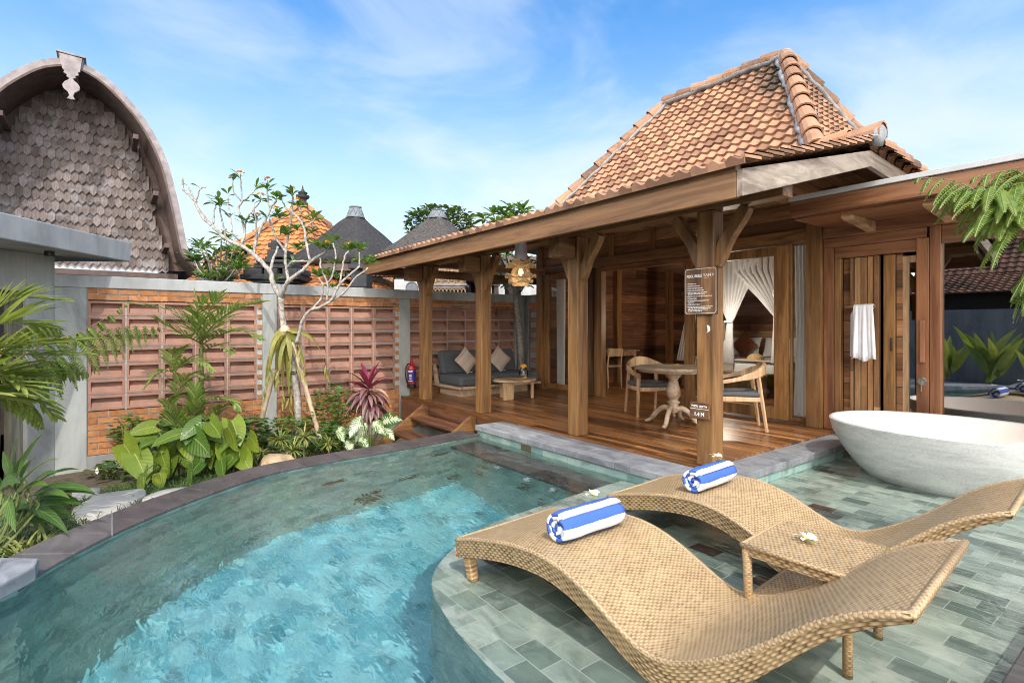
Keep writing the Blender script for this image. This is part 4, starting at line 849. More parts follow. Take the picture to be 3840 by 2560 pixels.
def rolled_towel(c, yaw, label, ph, R=.088, Ln=.43, s0=0):
    c = Vector(c); axd = Vector((math.cos(yaw), math.sin(yaw), 0)); sd = Vector((-axd.y, axd.x, 0)); o = thing('rolled_towel', c-V(0, 0, R), label, 'towel', 'rolled striped towels on the loungers')
    turns = 3.3; n = 130; nl = 16; sp = []; s = s0; prev = None; vs = []; uv = []; th = .019
    for i in range(n+1):
        a = i/n; t = turns*2*PI*a; r = .014+(R-.014)*a**.8; wob = 1+.03*math.sin(3*t+1)*(1-a); q = Vector((math.cos(t+ph*9)*r*wob, math.sin(t+ph*9)*r*.93*wob)); 
        if prev is not None: s += (q-prev).length
        prev = q
        for r2 in (0, 1):
            k = 1-(th/r if r > th else .6)*r2
            for l in range(nl+1):
                x = (l/nl-.5)*Ln*(1+.03*math.sin(t*.5)*(1 if abs(l/nl-.5) > .4 else 0)); e = 1-.07*max(0, abs(l/nl-.5)*2-.8)/.2
                nz_ = 1+.045*noise.noise((x*9+ph*50, t*1.1, r2*.5))*(1 if a > .5 else .4); yy = q.y*k*e*nz_; yy = max(yy, -R*.82+.004*noise.noise((x*20, t, 1))) if a > .6 else yy; vs.append(c+axd*(x+.006*noise.noise((t*1.5, r2, ph*30)))+sd*q.x*k*e*nz_*1.03+V(0, 0, yy-.012)); uv.append((s+.004*noise.noise((x*14, t*2, 5)), l/nl))
    m = nl+1; fs = []
    for i in range(n):
        b = i*2*m
        for l in range(nl): fs += [(b+l, b+l+1, b+2*m+l+1, b+2*m+l), (b+m+l, b+3*m+l, b+3*m+l+1, b+m+l+1)]
        fs += [(b, b+2*m, b+3*m, b+m), (b+nl, b+m+nl, b+3*m+nl, b+2*m+nl)]
    b = n*2*m; fs += [(b+l, b+l+1, b+m+l+1, b+m+l) for l in range(nl)]
    g = MB(); g.add(vs, fs, uv); part('towel_roll', g, 'tstripe', o, 0, smooth=True); return o
yw = math.atan2(LCR.y, LCR.x)
def lpt(A, t, c, z): return Vector((A.x, A.y, 0))+LAX*t+LCR*c+V(0, 0, z)
rolled_towel(lpt(A1, .66, .37, .258), yw-.06, 'rolled blue and white striped towel on the nearest lounger', .03, s0=.02)
rolled_towel(lpt(A2, .60, .35, .258), yw-.02, 'rolled blue and white striped towel on the lounger beside the deck', .05, s0=.02)
M['petal'] = plain('white_petal', (.82, .8, .7), .6, .06); M['core'] = plain('yellow_petal', (.8, .5, .05), .6, .1); M['stalk'] = plain('green_stalk', (.25, .3, .08), .6, .1)
def flower(c, r, label, cat='flower', group='frangipani flowers', yellow=False, stalk=True, nrm=(0, 0, 1)):
    c = Vector(c); o = thing('frangipani_flower', c, label, cat, group); m = MB(); n0 = Vector(nrm).normalized(); e = n0.orthogonal().normalized()
    for k in range(5):
        d = Quaternion(n0, 2*PI*k/5+.4) @ e; m.leaf(c+d*r*.06+n0*.004, d*.8+n0*.55, n0, r, r*.62, 1.1, 5, 'obov', .3, .35)
    part('petals', m, 'core' if yellow else 'petal', o, 0, smooth=True); m = MB(); m.lathe([(r*.13, 0), (r*.2, r*.22), (r*.05, r*.26)], c, 8); part('flower_centre', m, 'core', o, 0)
    if stalk: m = MB(); m.tube([c+V(0, 0, .002), c+V(.03, -.02, .004), c+V(.055, -.03, .002)], .004, 6); part('stalk', m, 'stalk', o, 0)
    return o
flower(lpt(A1, .63, .44, .350), .05, 'white frangipani flower lying on the nearest rolled towel')
flower(lpt(A2, .58, .46, .350), .05, 'white frangipani flower lying on the rolled towel beside the deck')
# side table
tc = Vector((-1.142, 2.60, 0)); tb = thing('side_table', (tc.x, tc.y, -.2), 'small square rattan side table standing between the two loungers', 'side table')
def tp(x, y, z): return tc+LAX*x+LCR*y+V(0, 0, z)
def tquad(m, z, w): m.add([tp(i*w, j*w, z) for j in (-1, 1) for i in (-1, 1)], [(0, 1, 3, 2)], [(0, 0), (2*w, 0), (0, 2*w), (2*w, 2*w)])
m = MB(); tquad(m, .242, .225); part('table_top', m, 'weave', tb, 0)
m = MB()
for k in range(4):
    a = Vector(((1, 1), (-1, 1), (-1, -1), (1, -1))[k]); b_ = Vector(((-1, 1), (-1, -1), (1, -1), (1, 1))[k]); p0, p1 = tp(a.x*.226, a.y*.226, .24), tp(b_.x*.226, b_.y*.226, .24)
    m.add([p0, p1, p1-V(0, 0, .05), p0-V(0, 0, .05)], [(0, 1, 2, 3)], [(0, 0), (.45, 0), (.45, .05), (0, .05)])
part('apron', m, 'weave2', tb, 0)
m = MB(); m.tube([tp(x*.226, y*.226, .234) for x, y in ((-1, -1), (1, -1), (1, 1), (-1, 1), (-1, -1))], .012, 8); part('edge_roll', m, 'edge', tb, 0, smooth=True)
for x, y in ((-1, -1), (1, -1), (1, 1), (-1, 1)):
    m = MB(); m.tube([tp(x*.21, y*.21, .23), tp(x*.205, y*.205, .0), tp(x*.205, y*.205, -.2)], [.022, .02, .02], 8); part('leg', m, 'wrap', tb, 0, smooth=True).cycles.is_caustics_receiver = True
m = MB(); tquad(m, .0, .2); m.tube([tp(x*.2, y*.2, -.004) for x, y in ((-1, -1), (1, -1), (1, 1), (-1, 1), (-1, -1))], .01, 8); part('lower_shelf', m, 'weave', tb, 0)
flower(tp(-.03, .0, .258), .055, 'white frangipani flower on the rattan side table')
# stone tub
def tubmat():
    t = NT('terrazzo_tub'); n = t.noise(3, 8, t.coord('Object', (1, 1, 4)), .6, 1.0); c = t.ramp(n, [(.3, (.40, .41, .40)), (.5, (.50, .51, .50)), (.7, (.57, .58, .57))])
    v = t.noise(2.2, 9, t.coord('Object', (.6, .6, 5), (.12, 0, 0)), .6, 3); sp_ = t.noise(60, 3, t.coord(), .7); c = t.mix(.35, c, t.ramp(sp_, [(.35, (.6, .6, .58)), (.5, (1, 1, 1)), (.68, (1.15, 1.15, 1.15))]), 'MULTIPLY'); c = t.mix(t.ramp(v, [(.495, (0, 0, 0)), (.5, (.7, .7, .7)), (.505, (0, 0, 0))]), c, (.72, .72, .7)); return t.color(c, .38, .4)
M['tub'] = tubmat(); M['tubin'] = plain('tub_interior', (.74, .68, .63), .35, .04, 3)
to = thing('stone_bathtub', (-1.50, 6.10, -.2), 'large oval white stone bathtub standing in the shallow water', 'bathtub'); tcx, tcy = -1.50, 6.10
m = MB(); m.lathe([(.55, -.2), (.64, -.17), (.76, -.05), (.86, .09), (.935, .23), (.965, .345)], (tcx, tcy, 0), 72, 1, .79, cap=False); m.lathe([(.965, .345), (.957, .356), (.935, .356), (.925, .348)], (tcx, tcy, 0), 72, 1, .79, cap=False)
q = part('outer_shell', m, 'tub', to, 0, smooth=True); q.cycles.is_caustics_receiver = True
m = MB(); m.lathe([(.925, .348), (.87, .2), (.78, .05), (.6, -.1), (.3, -.14), (.01, -.145)], (tcx, tcy, 0), 72, 1, .79, cap=False); part('basin', m, 'tubin', to, 0, smooth=True)
f = thing('bath_faucet', (-1.02, 6.66, .3), 'small chrome tap at the far rim of the stone tub', 'tap'); m = MB(); m.tube([(-1.02, 6.70, -.2), (-1.02, 6.70, .38), (-1.03, 6.66, .41), (-1.05, 6.58, .40)], [.02, .02, .018, .014], 8); part('spout', m, 'chrome', f, 0, smooth=True)
m = MB(); m.box((-.98, 6.70, .40), (.07, .02, .02)); part('handle', m, 'chrome', f, .004)
# ------------------------------------------------------------------ signs
signw = wood('sign_wood', 2, (.15, .07, .03), (.36, .19, .085), .5, .3, (0, .165), 8); signd = wood('small_sign_wood', 0, (.08, .04, .02), (.22, .11, .055), .5, .2)
def text(body, size, loc, parent, align='LEFT', sx=1.0, weight=0, space=1.0):
    cu = bpy.data.curves.new('lettering', 'FONT'); cu.body = body; cu.size = size; cu.align_x = align; cu.extrude = .0006; cu.offset = weight; cu.space_line = space; cu.materials.append(M['letter'])
    tmp = bpy.data.objects.new('lettering_curve', cu); me = bpy.data.meshes.new_from_object(tmp); bpy.data.objects.remove(tmp); o = bpy.data.objects.new('lettering', me); COL.objects.link(o); r = getroot(parent); o.parent = parent; o.location = Vector(loc)-r.location; o.rotation_euler = (PI/2, 0, 0); o.scale = (sx, 1, 1); return o
sy = 4.222
sg = thing('pool_rules_sign', (-2.815, sy, 1.36), 'tall brown wooden POOL RULES board fixed to the post', 'sign')
bo = part('board', box1(-2.98, -2.65, sy, sy+.02, 1.365, 1.785), signw, sg, .004)
text('POOL RULES', .036, (-2.955, sy-.001, 1.70), bo, sx=.78, weight=.0006); text('YAN', .036, (-2.787, sy-.001, 1.703), bo, sx=1.1); text('V I L L A S', .011, (-2.778, sy-.001, 1.687), bo, sx=1.1)
m = MB()
for s in (-1, 1):
    x = -2.7; m.bar((x+s*.004, sy-.001, 1.726), (x+s*.018, sy-.001, 1.715), .004, .001, up=(0, 1, 0)); m.bar((x+s*.018, sy-.001, 1.715), (x+s*.004, sy-.001, 1.704), .004, .001, up=(0, 1, 0))
part('logo_mark', m, 'letter', bo, 0)
m = MB(); zs = [1.375, 1.775]; xs2 = [-2.972, -2.658]; c_ = .018; P = [(xs2[0]+c_, zs[0]), (xs2[1]-c_, zs[0]), (xs2[1], zs[0]+c_), (xs2[1], zs[1]-c_), (xs2[1]-c_, zs[1]), (xs2[0]+c_, zs[1]), (xs2[0], zs[1]-c_), (xs2[0], zs[0]+c_)]
for (a, b_), (c2, d_) in zip(P, P[1:]+P[:1]): m.bar((a, sy-.0005, b_), (c2, sy-.0005, d_), .003, .001, up=(0, 1, 0))
part('border_line', m, 'letter', bo, 0)
RULES = [['NO lifeguard on duty'], ['Swimming is at your own risk'], ['Pool for use by registered guest only'], ['Children must be accompanied by Adult'], ['Please do not engage in rough play and activities', 'that splash excessive water out of the pool'], ['Please do not seat, walk or standing on the edge of the pool'], ['NO diving or jumping'], ['NO spitting or blowing the nose is prohibited while', 'using the pool'], ['NO glass container in the pool'], ['All person using the pool are do so at their own risk and sole', 'responsibility. The hotel accepts no liability for the injury,', 'death or loss associated with the use of the pool.', 'e.g. articles of clothing, valuable, etc.']]
z = 1.640; m = MB()
for r_ in RULES:
    m.box((-2.951, sy-.001, z+.003), (.006, .001, .006), M=Matrix.Rotation(PI/4, 3, 'Y'))
    for ln in r_: text(ln, .0125, (-2.94, sy-.001, z), bo, sx=.80, weight=.0003); z -= .0135
    z -= .0065
part('bullet_marks', m, 'letter', bo, 0)
sg = thing('pool_depth_sign', (-2.825, sy, .43), 'small dark POOL DEPTH 1.4 M sign low on the post', 'sign')
bo = part('board', box1(-2.925, -2.728, sy, sy+.018, .425, .575), signd, sg, .004)
text('POOL DEPTH', .026, (-2.8265, sy-.001, .532), bo, 'CENTER', weight=.0004); text('1.4 M', .046, (-2.8265, sy-.001, .455), bo, 'CENTER', weight=.0012)
m = MB(); m.bx(-2.922, -2.731, sy-.0015, sy-.0002, .516, .5195); part('rule_line', m, 'letter', bo, 0)
m = MB(); m.tube(bez([(-2.775, 4.262, 1.27), (-2.757, 4.262, 1.25), (-2.757, 4.262, 1.22), (-2.775, 4.262, 1.2)], 4), [.001, .004, .008, .01, .011, .012, .012, .011, .010, .008, .006, .004, .001], 8, flat=(0, 1, 0)); tag(m.build('shell_hook', M['letter'], None, loc=(-2.77, 4.26, 1.2)), 'white crescent shaped hook on the post below the rules board', 'hook')
# ------------------------------------------------------------------ deck furniture
def pillow(c, ux, uy, w, h, th, n=10):
    c = Vector(c); ux = Vector(ux).normalized(); uy = Vector(uy).normalized(); nz = ux.cross(uy); m = MB()
    for s in (1, -1):
        vs = []; uv = []
        for i in range(n+1):
            for j in range(n+1):
                a, b_ = 2*i/n-1, 2*j/n-1; e = (1-a*a)*(1-b_*b_); k = 1-.07*(1-abs(a)**2)*b_*b_; k2 = 1-.07*(1-abs(b_)**2)*a*a
                vs.append(c+ux*a*w/2*k2+uy*b_*h/2*k+nz*s*th/2*max(0, e)**.42); uv.append((a/2+.5, b_/2+.5))
        m.add(vs, [(i*(n+1)+j, (i+1)*(n+1)+j, (i+1)*(n+1)+j+1, i*(n+1)+j+1) for i in range(n) for j in range(n)], uv)
    return m
def ethnic(name):
    t = NT(name); uv = t.n('TexCoord'); sp = t.n('SeparateXYZ'); t.l(uv.outputs['UV'], sp.inputs[0]); u, v = sp.outputs[0], sp.outputs[1]
    zig = t.math('MULTIPLY', t.math('PINGPONG', t.math('MULTIPLY', u, 16), .5), .03); f = t.math('FRACT', t.math('MULTIPLY', t.math('ADD', v, zig), 2.6))
    dots = t.math('GREATER_THAN', t.math('SINE', t.math('MULTIPLY', u, 90)), .1)
    col = t.ramp(f, [(0, (.5, .44, .36)), (.12, (.08, .07, .08)), (.17, (.5, .44, .36)), (.28, (.35, .09, .04)), (.4, (.55, .5, .42)), (.5, (.1, .09, .1)), (.56, (.52, .3, .12)), (.66, (.52, .47, .4)), (.8, (.2, .06, .04)), (.88, (.55, .5, .42))], 'CONSTANT')
    col = t.mix(t.math('MULTIPLY', dots, .45), col, (.5, .45, .38)); return t.color(col, .95, .1)
M['ethnic'] = ethnic('woven_pattern')
so_ = thing('sofa', (-8.6, 5.9, 0), 'low charcoal sofa on a washed wood platform against the block wall', 'sofa')
part('plinth', box1(-8.95, -8.22, 5.0, 6.55, 0, .135), 'wash', so_); part('seat_board', box1(-9.05, -8.12, 4.93, 6.8, .137, .185), 'wash', so_)
m = MB(); m.slab([(-9.04, 4.93, .186), (-8.93, 4.93, .186), (-9.06, 4.93, .55), (-9.12, 4.93, .55)], (0, 1, 0), .05); m.slab([(-9.04, 6.73, .186), (-8.93, 6.73, .186), (-9.06, 6.73, .55), (-9.12, 6.73, .55)], (0, 1, 0), .05); part('back_frame', m, 'wash', so_)
part('seat_cushion', box1(-8.93, -8.13, 4.96, 6.78, .187, .375), 'grey', so_, .05)
m = MB(); m.slab([(-8.93, 4.96, .376), (-8.74, 4.96, .376), (-8.87, 4.96, .80), (-9.03, 4.96, .80)], (0, 1, 0), 1.72); part('back_cushion', m, 'grey', so_, .05)
for k, (y, lb) in enumerate(((5.38, 'patterned cushion standing on its corner at the end of the sofa near the extinguisher'), (6.15, 'patterned cushion standing on its corner at the end of the sofa near the glass jar'))):
    nx = Vector((.94, -.12 if k else .05, .33)).normalized(); a = Vector((0, 1, 0)); a = (a-nx*a.dot(nx)).normalized(); b_ = nx.cross(a); th = .72
    u = a*math.cos(th)+b_*math.sin(th); w_ = -a*math.sin(th)+b_*math.cos(th); o = pillow((-8.62, y, .625), u, w_, .40, .38, .13).build('scatter_cushion', M['ethnic'], None, smooth=True, loc=(-8.62, y, .38)); tag(o, lb, 'cushion', 'patterned sofa cushions')
    flower((-8.50, y+.02, .395), .045, 'white frangipani flower in front of the sofa cushion near the '+('glass jar' if k else 'extinguisher'), stalk=False)
ct = thing('coffee_table', (-7.45, 5.62, 0), 'oval light teak coffee table with curved panel legs in front of the sofa', 'coffee table')
m = MB(); m.lathe([(.30, .305), (.40, .312), (.41, .325), (.40, .345), (.0, .346)], (-7.45, 5.65, 0), 40, .78, 1.0); part('table_top', m, 'oakx', ct, 0)
for p, w_, q in (((-7.33, 5.42), .22, -.5), ((-7.30, 5.92), .07, .3), ((-7.62, 5.55), .2, 1.2)):
    m = MB(); m.box((p[0], p[1], .155), (.06, w_, .31), q+.55); part('leg', m, 'oak', ct, .02)
jc = (-7.42, 5.82); jr = thing('glass_jar', (jc[0], jc[1], .346), 'round glass jar with orange lid on the coffee table', 'jar')
m = MB(); m.lathe([(.05, .36), (.072, .39), (.085, .44), (.075, .50), (.05, .535), (.05, .55)], (*jc, 0), 20, cap=False); part('jar_body', m, 'jar', jr, 0, smooth=True)
m = MB(); m.lathe([(.052, .545), (.058, .55), (.058, .575), (.03, .60), (.0, .60)], (*jc, 0), 20); part('lid', m, plain('orange_lid', (.75, .3, .02), .5, .1), jr, 0)
m = MB(); m.lathe([(.03, .347), (.07, .355), (.075, .38), (.05, .41), (.03, .42)], (*jc, 0), 9, 1, .8); part('driftwood_base', m, 'wash', jr, 0)
# pedestal table
tx, ty = -4.20, 5.72; pt = thing('dining_table', (tx, ty, 0), 'round washed teak pedestal table with four curved feet', 'table')
m = MB(); m.lathe([(.40, .685), (.43, .69), (.43, .715), (.47, .717), (.475, .735), (.465, .752), (0, .752)], (tx, ty, 0), 48); part('table_top', m, 'wash', pt, 0)
m = MB(); m.lathe([(.10, .68), (.10, .63), (.07, .61), (.055, .58), (.065, .53), (.085, .46), (.088, .40), (.06, .34), (.05, .32), (.075, .31), (.075, .29), (.055, .27), (.075, .24), (.06, .22), (.06, .17)], (tx, ty, 0), 24); part('pedestal', m, 'wash', pt, 0, smooth=True)
for k in range(4):
    a = k*PI/2-1.25; e = Vector((math.cos(a), math.sin(a), 0)); o = Vector((tx, ty, 0)); m = MB(); m.tube(bez([o+e*.04+V(0, 0, .21), o+e*.12+V(0, 0, .225), o+e*.21+V(0, 0, .17), o+e*.29+V(0, 0, .07), o+e*.37+V(0, 0, .03)], 4), [(.03, .035)]*12+[(.028, .025)]*5, 8, flat=e.cross(V(0, 0, 1))); part('foot', m, 'wash', pt, 0, smooth=True)
flower((tx-.03, ty+.1, .755), .05, 'yellow centred frangipani blossoms on the round table', stalk=False, yellow=True)
def chair(c, yaw, label):
    c = Vector((*c, 0)); o = thing('dining_chair', c, label, 'chair', 'curved back teak chairs at the round table'); R_ = Matrix.Rotation(yaw, 3, 'Z')
    def p(x, y, z): return c+R_ @ Vector((x, y, z))          # +y is the way the sitter faces
    for s in (-1, 1):
        m = MB(); m.bar(p(s*.235, .215, .60), p(s*.27, .26, 0), .048, .038, w2=.03, h2=.028); part('leg', m, 'oak', o, .006)
        m = MB(); m.bar(p(s*.21, -.19, .70), p(s*.235, -.29, 0), .048, .038, w2=.03, h2=.028); part('leg', m, 'oak', o, .006)
    m = MB(); m.box(p(0, .0, .385), (.46, .44, .055), yaw); part('seat_frame', m, 'oak', o)
    m = MB(); m.box(p(0, .0, .444), (.47, .46, .06), yaw); part('seat_cushion', m, 'grey', o, .022)
    pts = bez([p(-.275, .30, .585), p(-.285, .1, .615), p(-.255, -.14, .68), p(-.12, -.27, .735), p(0, -.295, .745), p(.12, -.27, .735), p(.255, -.14, .68), p(.285, .1, .615), p(.275, .30, .585)], 5); n = len(pts)
    m = MB(); vs = []; uv = []
    for i, q in enumerate(pts):
        a = abs(2*i/(n-1)-1); h = .022+.055*max(0, 1-a*1.5)**.7; t = (pts[min(i+1, n-1)]-pts[max(i-1, 0)]).normalized(); s_ = t.cross(V(0, 0, 1)).normalized(); w_ = .018+.012*a
        for x, zz_ in ((-1, -1), (1, -1), (1, 1), (-1, 1)): vs.append(q+s_*x*w_+V(0, 0, zz_*h))
    m.add(vs, [(i*4+j, i*4+(j+1) % 4, i*4+4+(j+1) % 4, i*4+4+j) for i in range(n-1) for j in range(4)]+[(3, 2, 1, 0), (n*4-4, n*4-3, n*4-2, n*4-1)]); part('back_rail', m, 'oak', o, .008, smooth=False)
    return o
chair((-4.96, 6.17), -2.05, 'curved back teak chair with grey seat pad on the sofa side of the table')
chair((-3.62, 6.22), 2.25, 'curved back teak chair with grey seat pad between the post and glass door')
# hanging lamps
M['rattan'] = plain('rattan_fibre', (.46, .31, .15), .8, .35, 40, .6, 120); M['sleeve'] = plain('mauve_cloth', (.5, .44, .5), .9, .1)
bulb = NT('lit_bulb'); bulb.color((1, .8, .5), .5); bulb.b.inputs['Emission Color'].default_value = (1, .65, .3, 1); bulb.b.inputs['Emission Strength'].default_value = 6
def pendant(c, ztop, label, K=.68):
    c = Vector(c); o = thing('pendant_lamp', c, label, 'pendant lamp', 'rattan lamps under the porch roof'); m = MB()
    for z0, r0, r1, h, ph in ((.20, .10, .17, .06, 0), (.12, .14, .27, .05, 1), (-.06, .20, .28, .05, 2.2), (-.16, .17, .22, .05, 3.1)):
        n = 72
        z0 *= K; r0 *= K; r1 *= K; h *= K
        for k in range(n):
            a = 2*PI*k/n; w1 = .035*K*math.sin(4*a+ph); e = Vector((math.cos(a), math.sin(a), 0)); m.bar(c+e*r0+V(0, 0, z0-h*.3), c+e*r1+V(0, 0, z0+w1+h*.3), .007, .005)
        ring = [c+Vector((math.cos(2*PI*k/n), math.sin(2*PI*k/n), 0))*r1+V(0, 0, z0+h*.3+.035*K*math.sin(4*2*PI*k/n+ph)) for k in range(n+1)]; m.tube(ring, .006, 5)
    for z0, z1, r0, r1 in ((.18, .10, .1, .15), (.11, -.04, .14, .19), (-.06, -.22, .2, .15)):
        for k in range(64):
            a = 2*PI*k/64; e = Vector((math.cos(a), math.sin(a), 0)); m.bar(c+e*r0*K+V(0, 0, z0*K), c+e*r1*K+V(0, 0, z1*K), .0045, .003)
    part('rattan_shade', m, 'rattan', o, 0); m = MB(); m.lathe([(.085, .17), (.075, .26), (.068, .38)], c, 16, cap=False); part('cloth_sleeve', m, 'sleeve', o, 0, smooth=True)
    m = MB(); m.tube([c+V(0, 0, .05), V(c.x, c.y, ztop)], .006, 6); part('cord', m, 'black', o, 0); m = MB(); m.lathe([(.01, -.03), (.03, 0), (.03, .03), (.015, .06)], c, 12); part('bulb', m, bulb.m, o, 0)
    la = bpy.data.lights.new('lamp_light', 'POINT'); la.energy = 2.5; la.specular_factor = .2; la.color = (1, .78, .52); la.shadow_soft_size = .04; lo = bpy.data.objects.new('lamp_light', la); COL.objects.link(lo); lo.parent = o; lo.location = (0, 0, -.04)
    return o
pendant((-5.18, 4.02, 1.91), 2.45, 'frilled rattan pendant lamp with mauve cloth sleeve hanging from the open eave')
pendant((-3.24, 5.0, 2.10), 2.7, 'frilled rattan pendant lamp half hidden behind the signposted corner post')
# fire extinguisher, umbrella
ex = thing('fire_extinguisher', (-9.12, 4.49, .1), 'red fire extinguisher with black hose hung on the grey pillar', 'fire extinguisher'); M['red'] = plain('red_paint', (.35, .012, .012), .3, .05)
m = MB(); m.lathe([(.078, .19), (.085, .2), (.085, .47), (.07, .525), (.03, .55), (.03, .58)], (-9.12, 4.49, 0), 24); part('cylinder', m, 'red', ex, 0, smooth=False)
m = MB(); m.lathe([(.08, .12), (.087, .13), (.087, .19)], (-9.12, 4.49, 0), 24); part('base_ring', m, 'black', ex, 0)
m = MB(); vs = []
for k in range(9):
    a = -1.25+k/8*1.6; 
    for z in (.23, .46): vs.append((-9.12+.0865*math.cos(a), 4.49+.0865*math.sin(a), z))
m.add(vs, [(k*2, k*2+2, k*2+3, k*2+1) for k in range(8)]); lb = part('label', m, plain('blue_label', (.02, .03, .22), .5, .05), ex, 0)
m = MB()
for k, (z, w_) in enumerate(((.44, .09), (.42, .07), (.37, .05), (.345, .05), (.32, .05), (.295, .05), (.25, .08))):
    a = -.6; e = Vector((math.cos(a), math.sin(a), 0)); s_ = Vector((-e.y, e.x, 0)); m.box(Vector((-9.12, 4.49, z))+e*.0862-s_*.01, (.004, w_, .009), a)
part('label_print', m, 'letter', lb, 0)
m = MB(); m.tube(bez([(-9.12, 4.47, .56), (-9.1, 4.40, .565), (-9.08, 4.35, .47), (-9.08, 4.35, .34), (-9.09, 4.38, .25), (-9.1, 4.41, .2)], 5), .012, 8); part('hose', m, 'black', ex, 0, smooth=True)
m = MB(); m.bar((-9.12, 4.49, .60), (-9.06, 4.60, .63), .02, .012); m.bar((-9.12, 4.49, .585), (-9.06, 4.59, .57), .02, .012); m.lathe([(.02, .57), (.025, .62), (.02, .66)], (-9.12, 4.49, 0), 10); part('valve', m, 'red', ex, 0)
um = thing('folded_umbrella', (-8.92, 4.60, 0), 'black folded umbrella leaning behind the outermost porch post', 'umbrella'); m = MB(); m.tube([(-8.9, 4.60, .04), (-8.92, 4.61, .10), (-8.96, 4.62, .5), (-9.0, 4.64, .82), (-9.01, 4.645, .9)], [.015, .045, .04, .028, .012], 9); part('canopy', m, 'black', um, 0)
m = MB(); m.tube([(-9.01, 4.645, .9), (-9.03, 4.65, .98)], .012, 8); part('handle', m, 'dark', um, 0)
# stair
st = thing('garden_stair', (-7.2, 3.8, -.6), 'two step timber stair from the garden up to the deck', 'stair')
for x in (-7.95, -6.50): m = MB(); m.slab([(x-.03, 4.21, -.06), (x-.03, 4.21, -.24), (x-.03, 3.42, -.68), (x-.03, 3.16, -.68), (x-.03, 4.12, -.02)], (1, 0, 0), .06); part('stringer', m, 'posty', st)
for y, z in ((4.02, -.20), (3.68, -.40)): part('tread', box1(-7.917, -6.533, y-.14, y+.15, z-.045, z), 'stair', st)
# ------------------------------------------------------------------ bedroom seen through the glass
def drape(rows, np=9, dep=.05, n=54, Y=7.3, ph=0):
    """pleated sheet: rows of (z, x0, x1)"""
    m = MB(); vs = []; rows2 = []
    for (z0, a0, b0), (z1, a1, b1) in zip(rows, rows[1:]):
        for k in range(5): t = k/5; rows2.append((z0+(z1-z0)*t, a0+(a1-a0)*t, b0+(b1-b0)*t))
    rows2.append(rows[-1])
    for z, a, b_ in rows2:
        for i in range(n+1): t = i/n; vs.append((a+(b_-a)*t, Y+dep*math.sin(2*PI*np*t+ph+.3*math.sin(z*3))*min(1, (b_-a)/.3+.2), z))
    m.add(vs, [(r*(n+1)+i, r*(n+1)+i+1, (r+1)*(n+1)+i+1, (r+1)*(n+1)+i) for r in range(len(rows2)-1) for i in range(n)]); return m
for rows, lb in (([(2.28, -8.16, -7.9), (.1, -8.14, -7.92)], 'white voile curtain in the narrow window beside the porch corner'), ([(2.33, -3.42, -3.14), (1.2, -3.40, -3.15), (.08, -3.44, -3.14)], 'white voile curtain behind the narrow pane next to the glass door'), ([(2.3, -3.68, -3.61), (.15, -3.69, -3.62)], 'slim white curtain edge inside the sliding glass door')):
    o = drape(rows, 6 if rows[0][2]-rows[0][1] > .2 else 2, .035, Y=7.26).build('curtain', M['voile'], None, smooth=True, loc=(rows[0][1], 7.26, 0)); tag(o, lb, 'curtain', 'white room curtains')
bd = thing('bed', (-5.7, 10.7, 0), 'white double bed with wooden headboard inside the bedroom', 'bed')
part('bed_frame', box1(-6.92, -4.88, 9.7, 11.85, 0, .3), 'dark', bd); part('mattress', box1(-6.9, -4.9, 9.72, 11.8, .3, .60), 'linen', bd, .06); part('headboard', box1(-7.2, -4.5, 11.81, 11.88, .3, 1.16), 'oakx', bd)
for k, (x, w_) in enumerate(((-6.5, .75), (-5.7, .7))):
    o = pillow((x, 11.45, .82), (1, 0, 0), (0, .35, .93), w_, .45, .2).build('pillow', M['linen'], None, smooth=True, loc=(x, 11.45, .6)); tag(o, 'white pillow '+('behind the rust cushion' if k == 0 else 'beside the door frame, without a cushion'), 'pillow', 'white bed pillows')
o = pillow((-6.38, 11.22, .86), (.7, .1, .7), (-.7, .1, .7), .44, .44, .14).build('cushion', M['rust'], None, smooth=True, loc=(-6.38, 11.2, .6)); tag(o, 'rust brown cushion leaning on the bed pillow', 'cushion')
o = box1(-6.92, -4.88, 9.68, 10.15, .602, .625).build('bed_runner', M['ethnic'], None, loc=(-5.7, 9.9, .6), bevel=.008); tag(o, 'patterned woven runner across the foot of the bed', 'bed runner')
o = box1(-6.5, -5.72, 9.66, 9.69, .30, .62).build('throw_blanket', M['ethnic'], None, loc=(-6.1, 9.66, .3), bevel=.01); tag(o, 'patterned throw hanging over the foot of the bed', 'blanket')
m = MB(); m.lathe([(.16, .626), (.15, .68), (.09, .73), (.02, .75)], (-5.42, 9.95, 0), 14); tag(m.build('flower_basket', M['rattan'], None, loc=(-5.42, 9.95, .626)), 'small woven basket on the bed runner', 'basket')
bn = thing('bed_bench', (-5.6, 9.35, 0), 'low wooden bench at the foot of the bed', 'bench'); part('seat', box1(-6.5, -4.8, 9.2, 9.5, .38, .42), 'wash', bn)
for x in (-6.45, -4.85): part('leg', box1(x-.03, x+.03, 9.22, 9.48, 0, .378), 'dark', bn)
nets = thing('mosquito_net', (-5.7, 9.75, .6), 'white mosquito net gathered in ties around the bed', 'mosquito net')
part('net_panel', drape([(2.95, -6.25, -5.1), (2.2, -6.15, -5.3), (1.7, -5.98, -5.55), (1.36, -5.84, -5.72), (1.1, -5.88, -5.72), (.55, -6.02, -5.70)], 9, .05, Y=9.66), 'net', nets, 0, smooth=True); part('net_panel', drape([(2.95, -5.9, -4.6), (2.3, -5.7, -4.7), (1.8, -5.2, -4.7), (1.45, -4.9, -4.72), (.6, -4.95, -4.7)], 9, .05, Y=9.62), 'net', nets, 0, smooth=True)
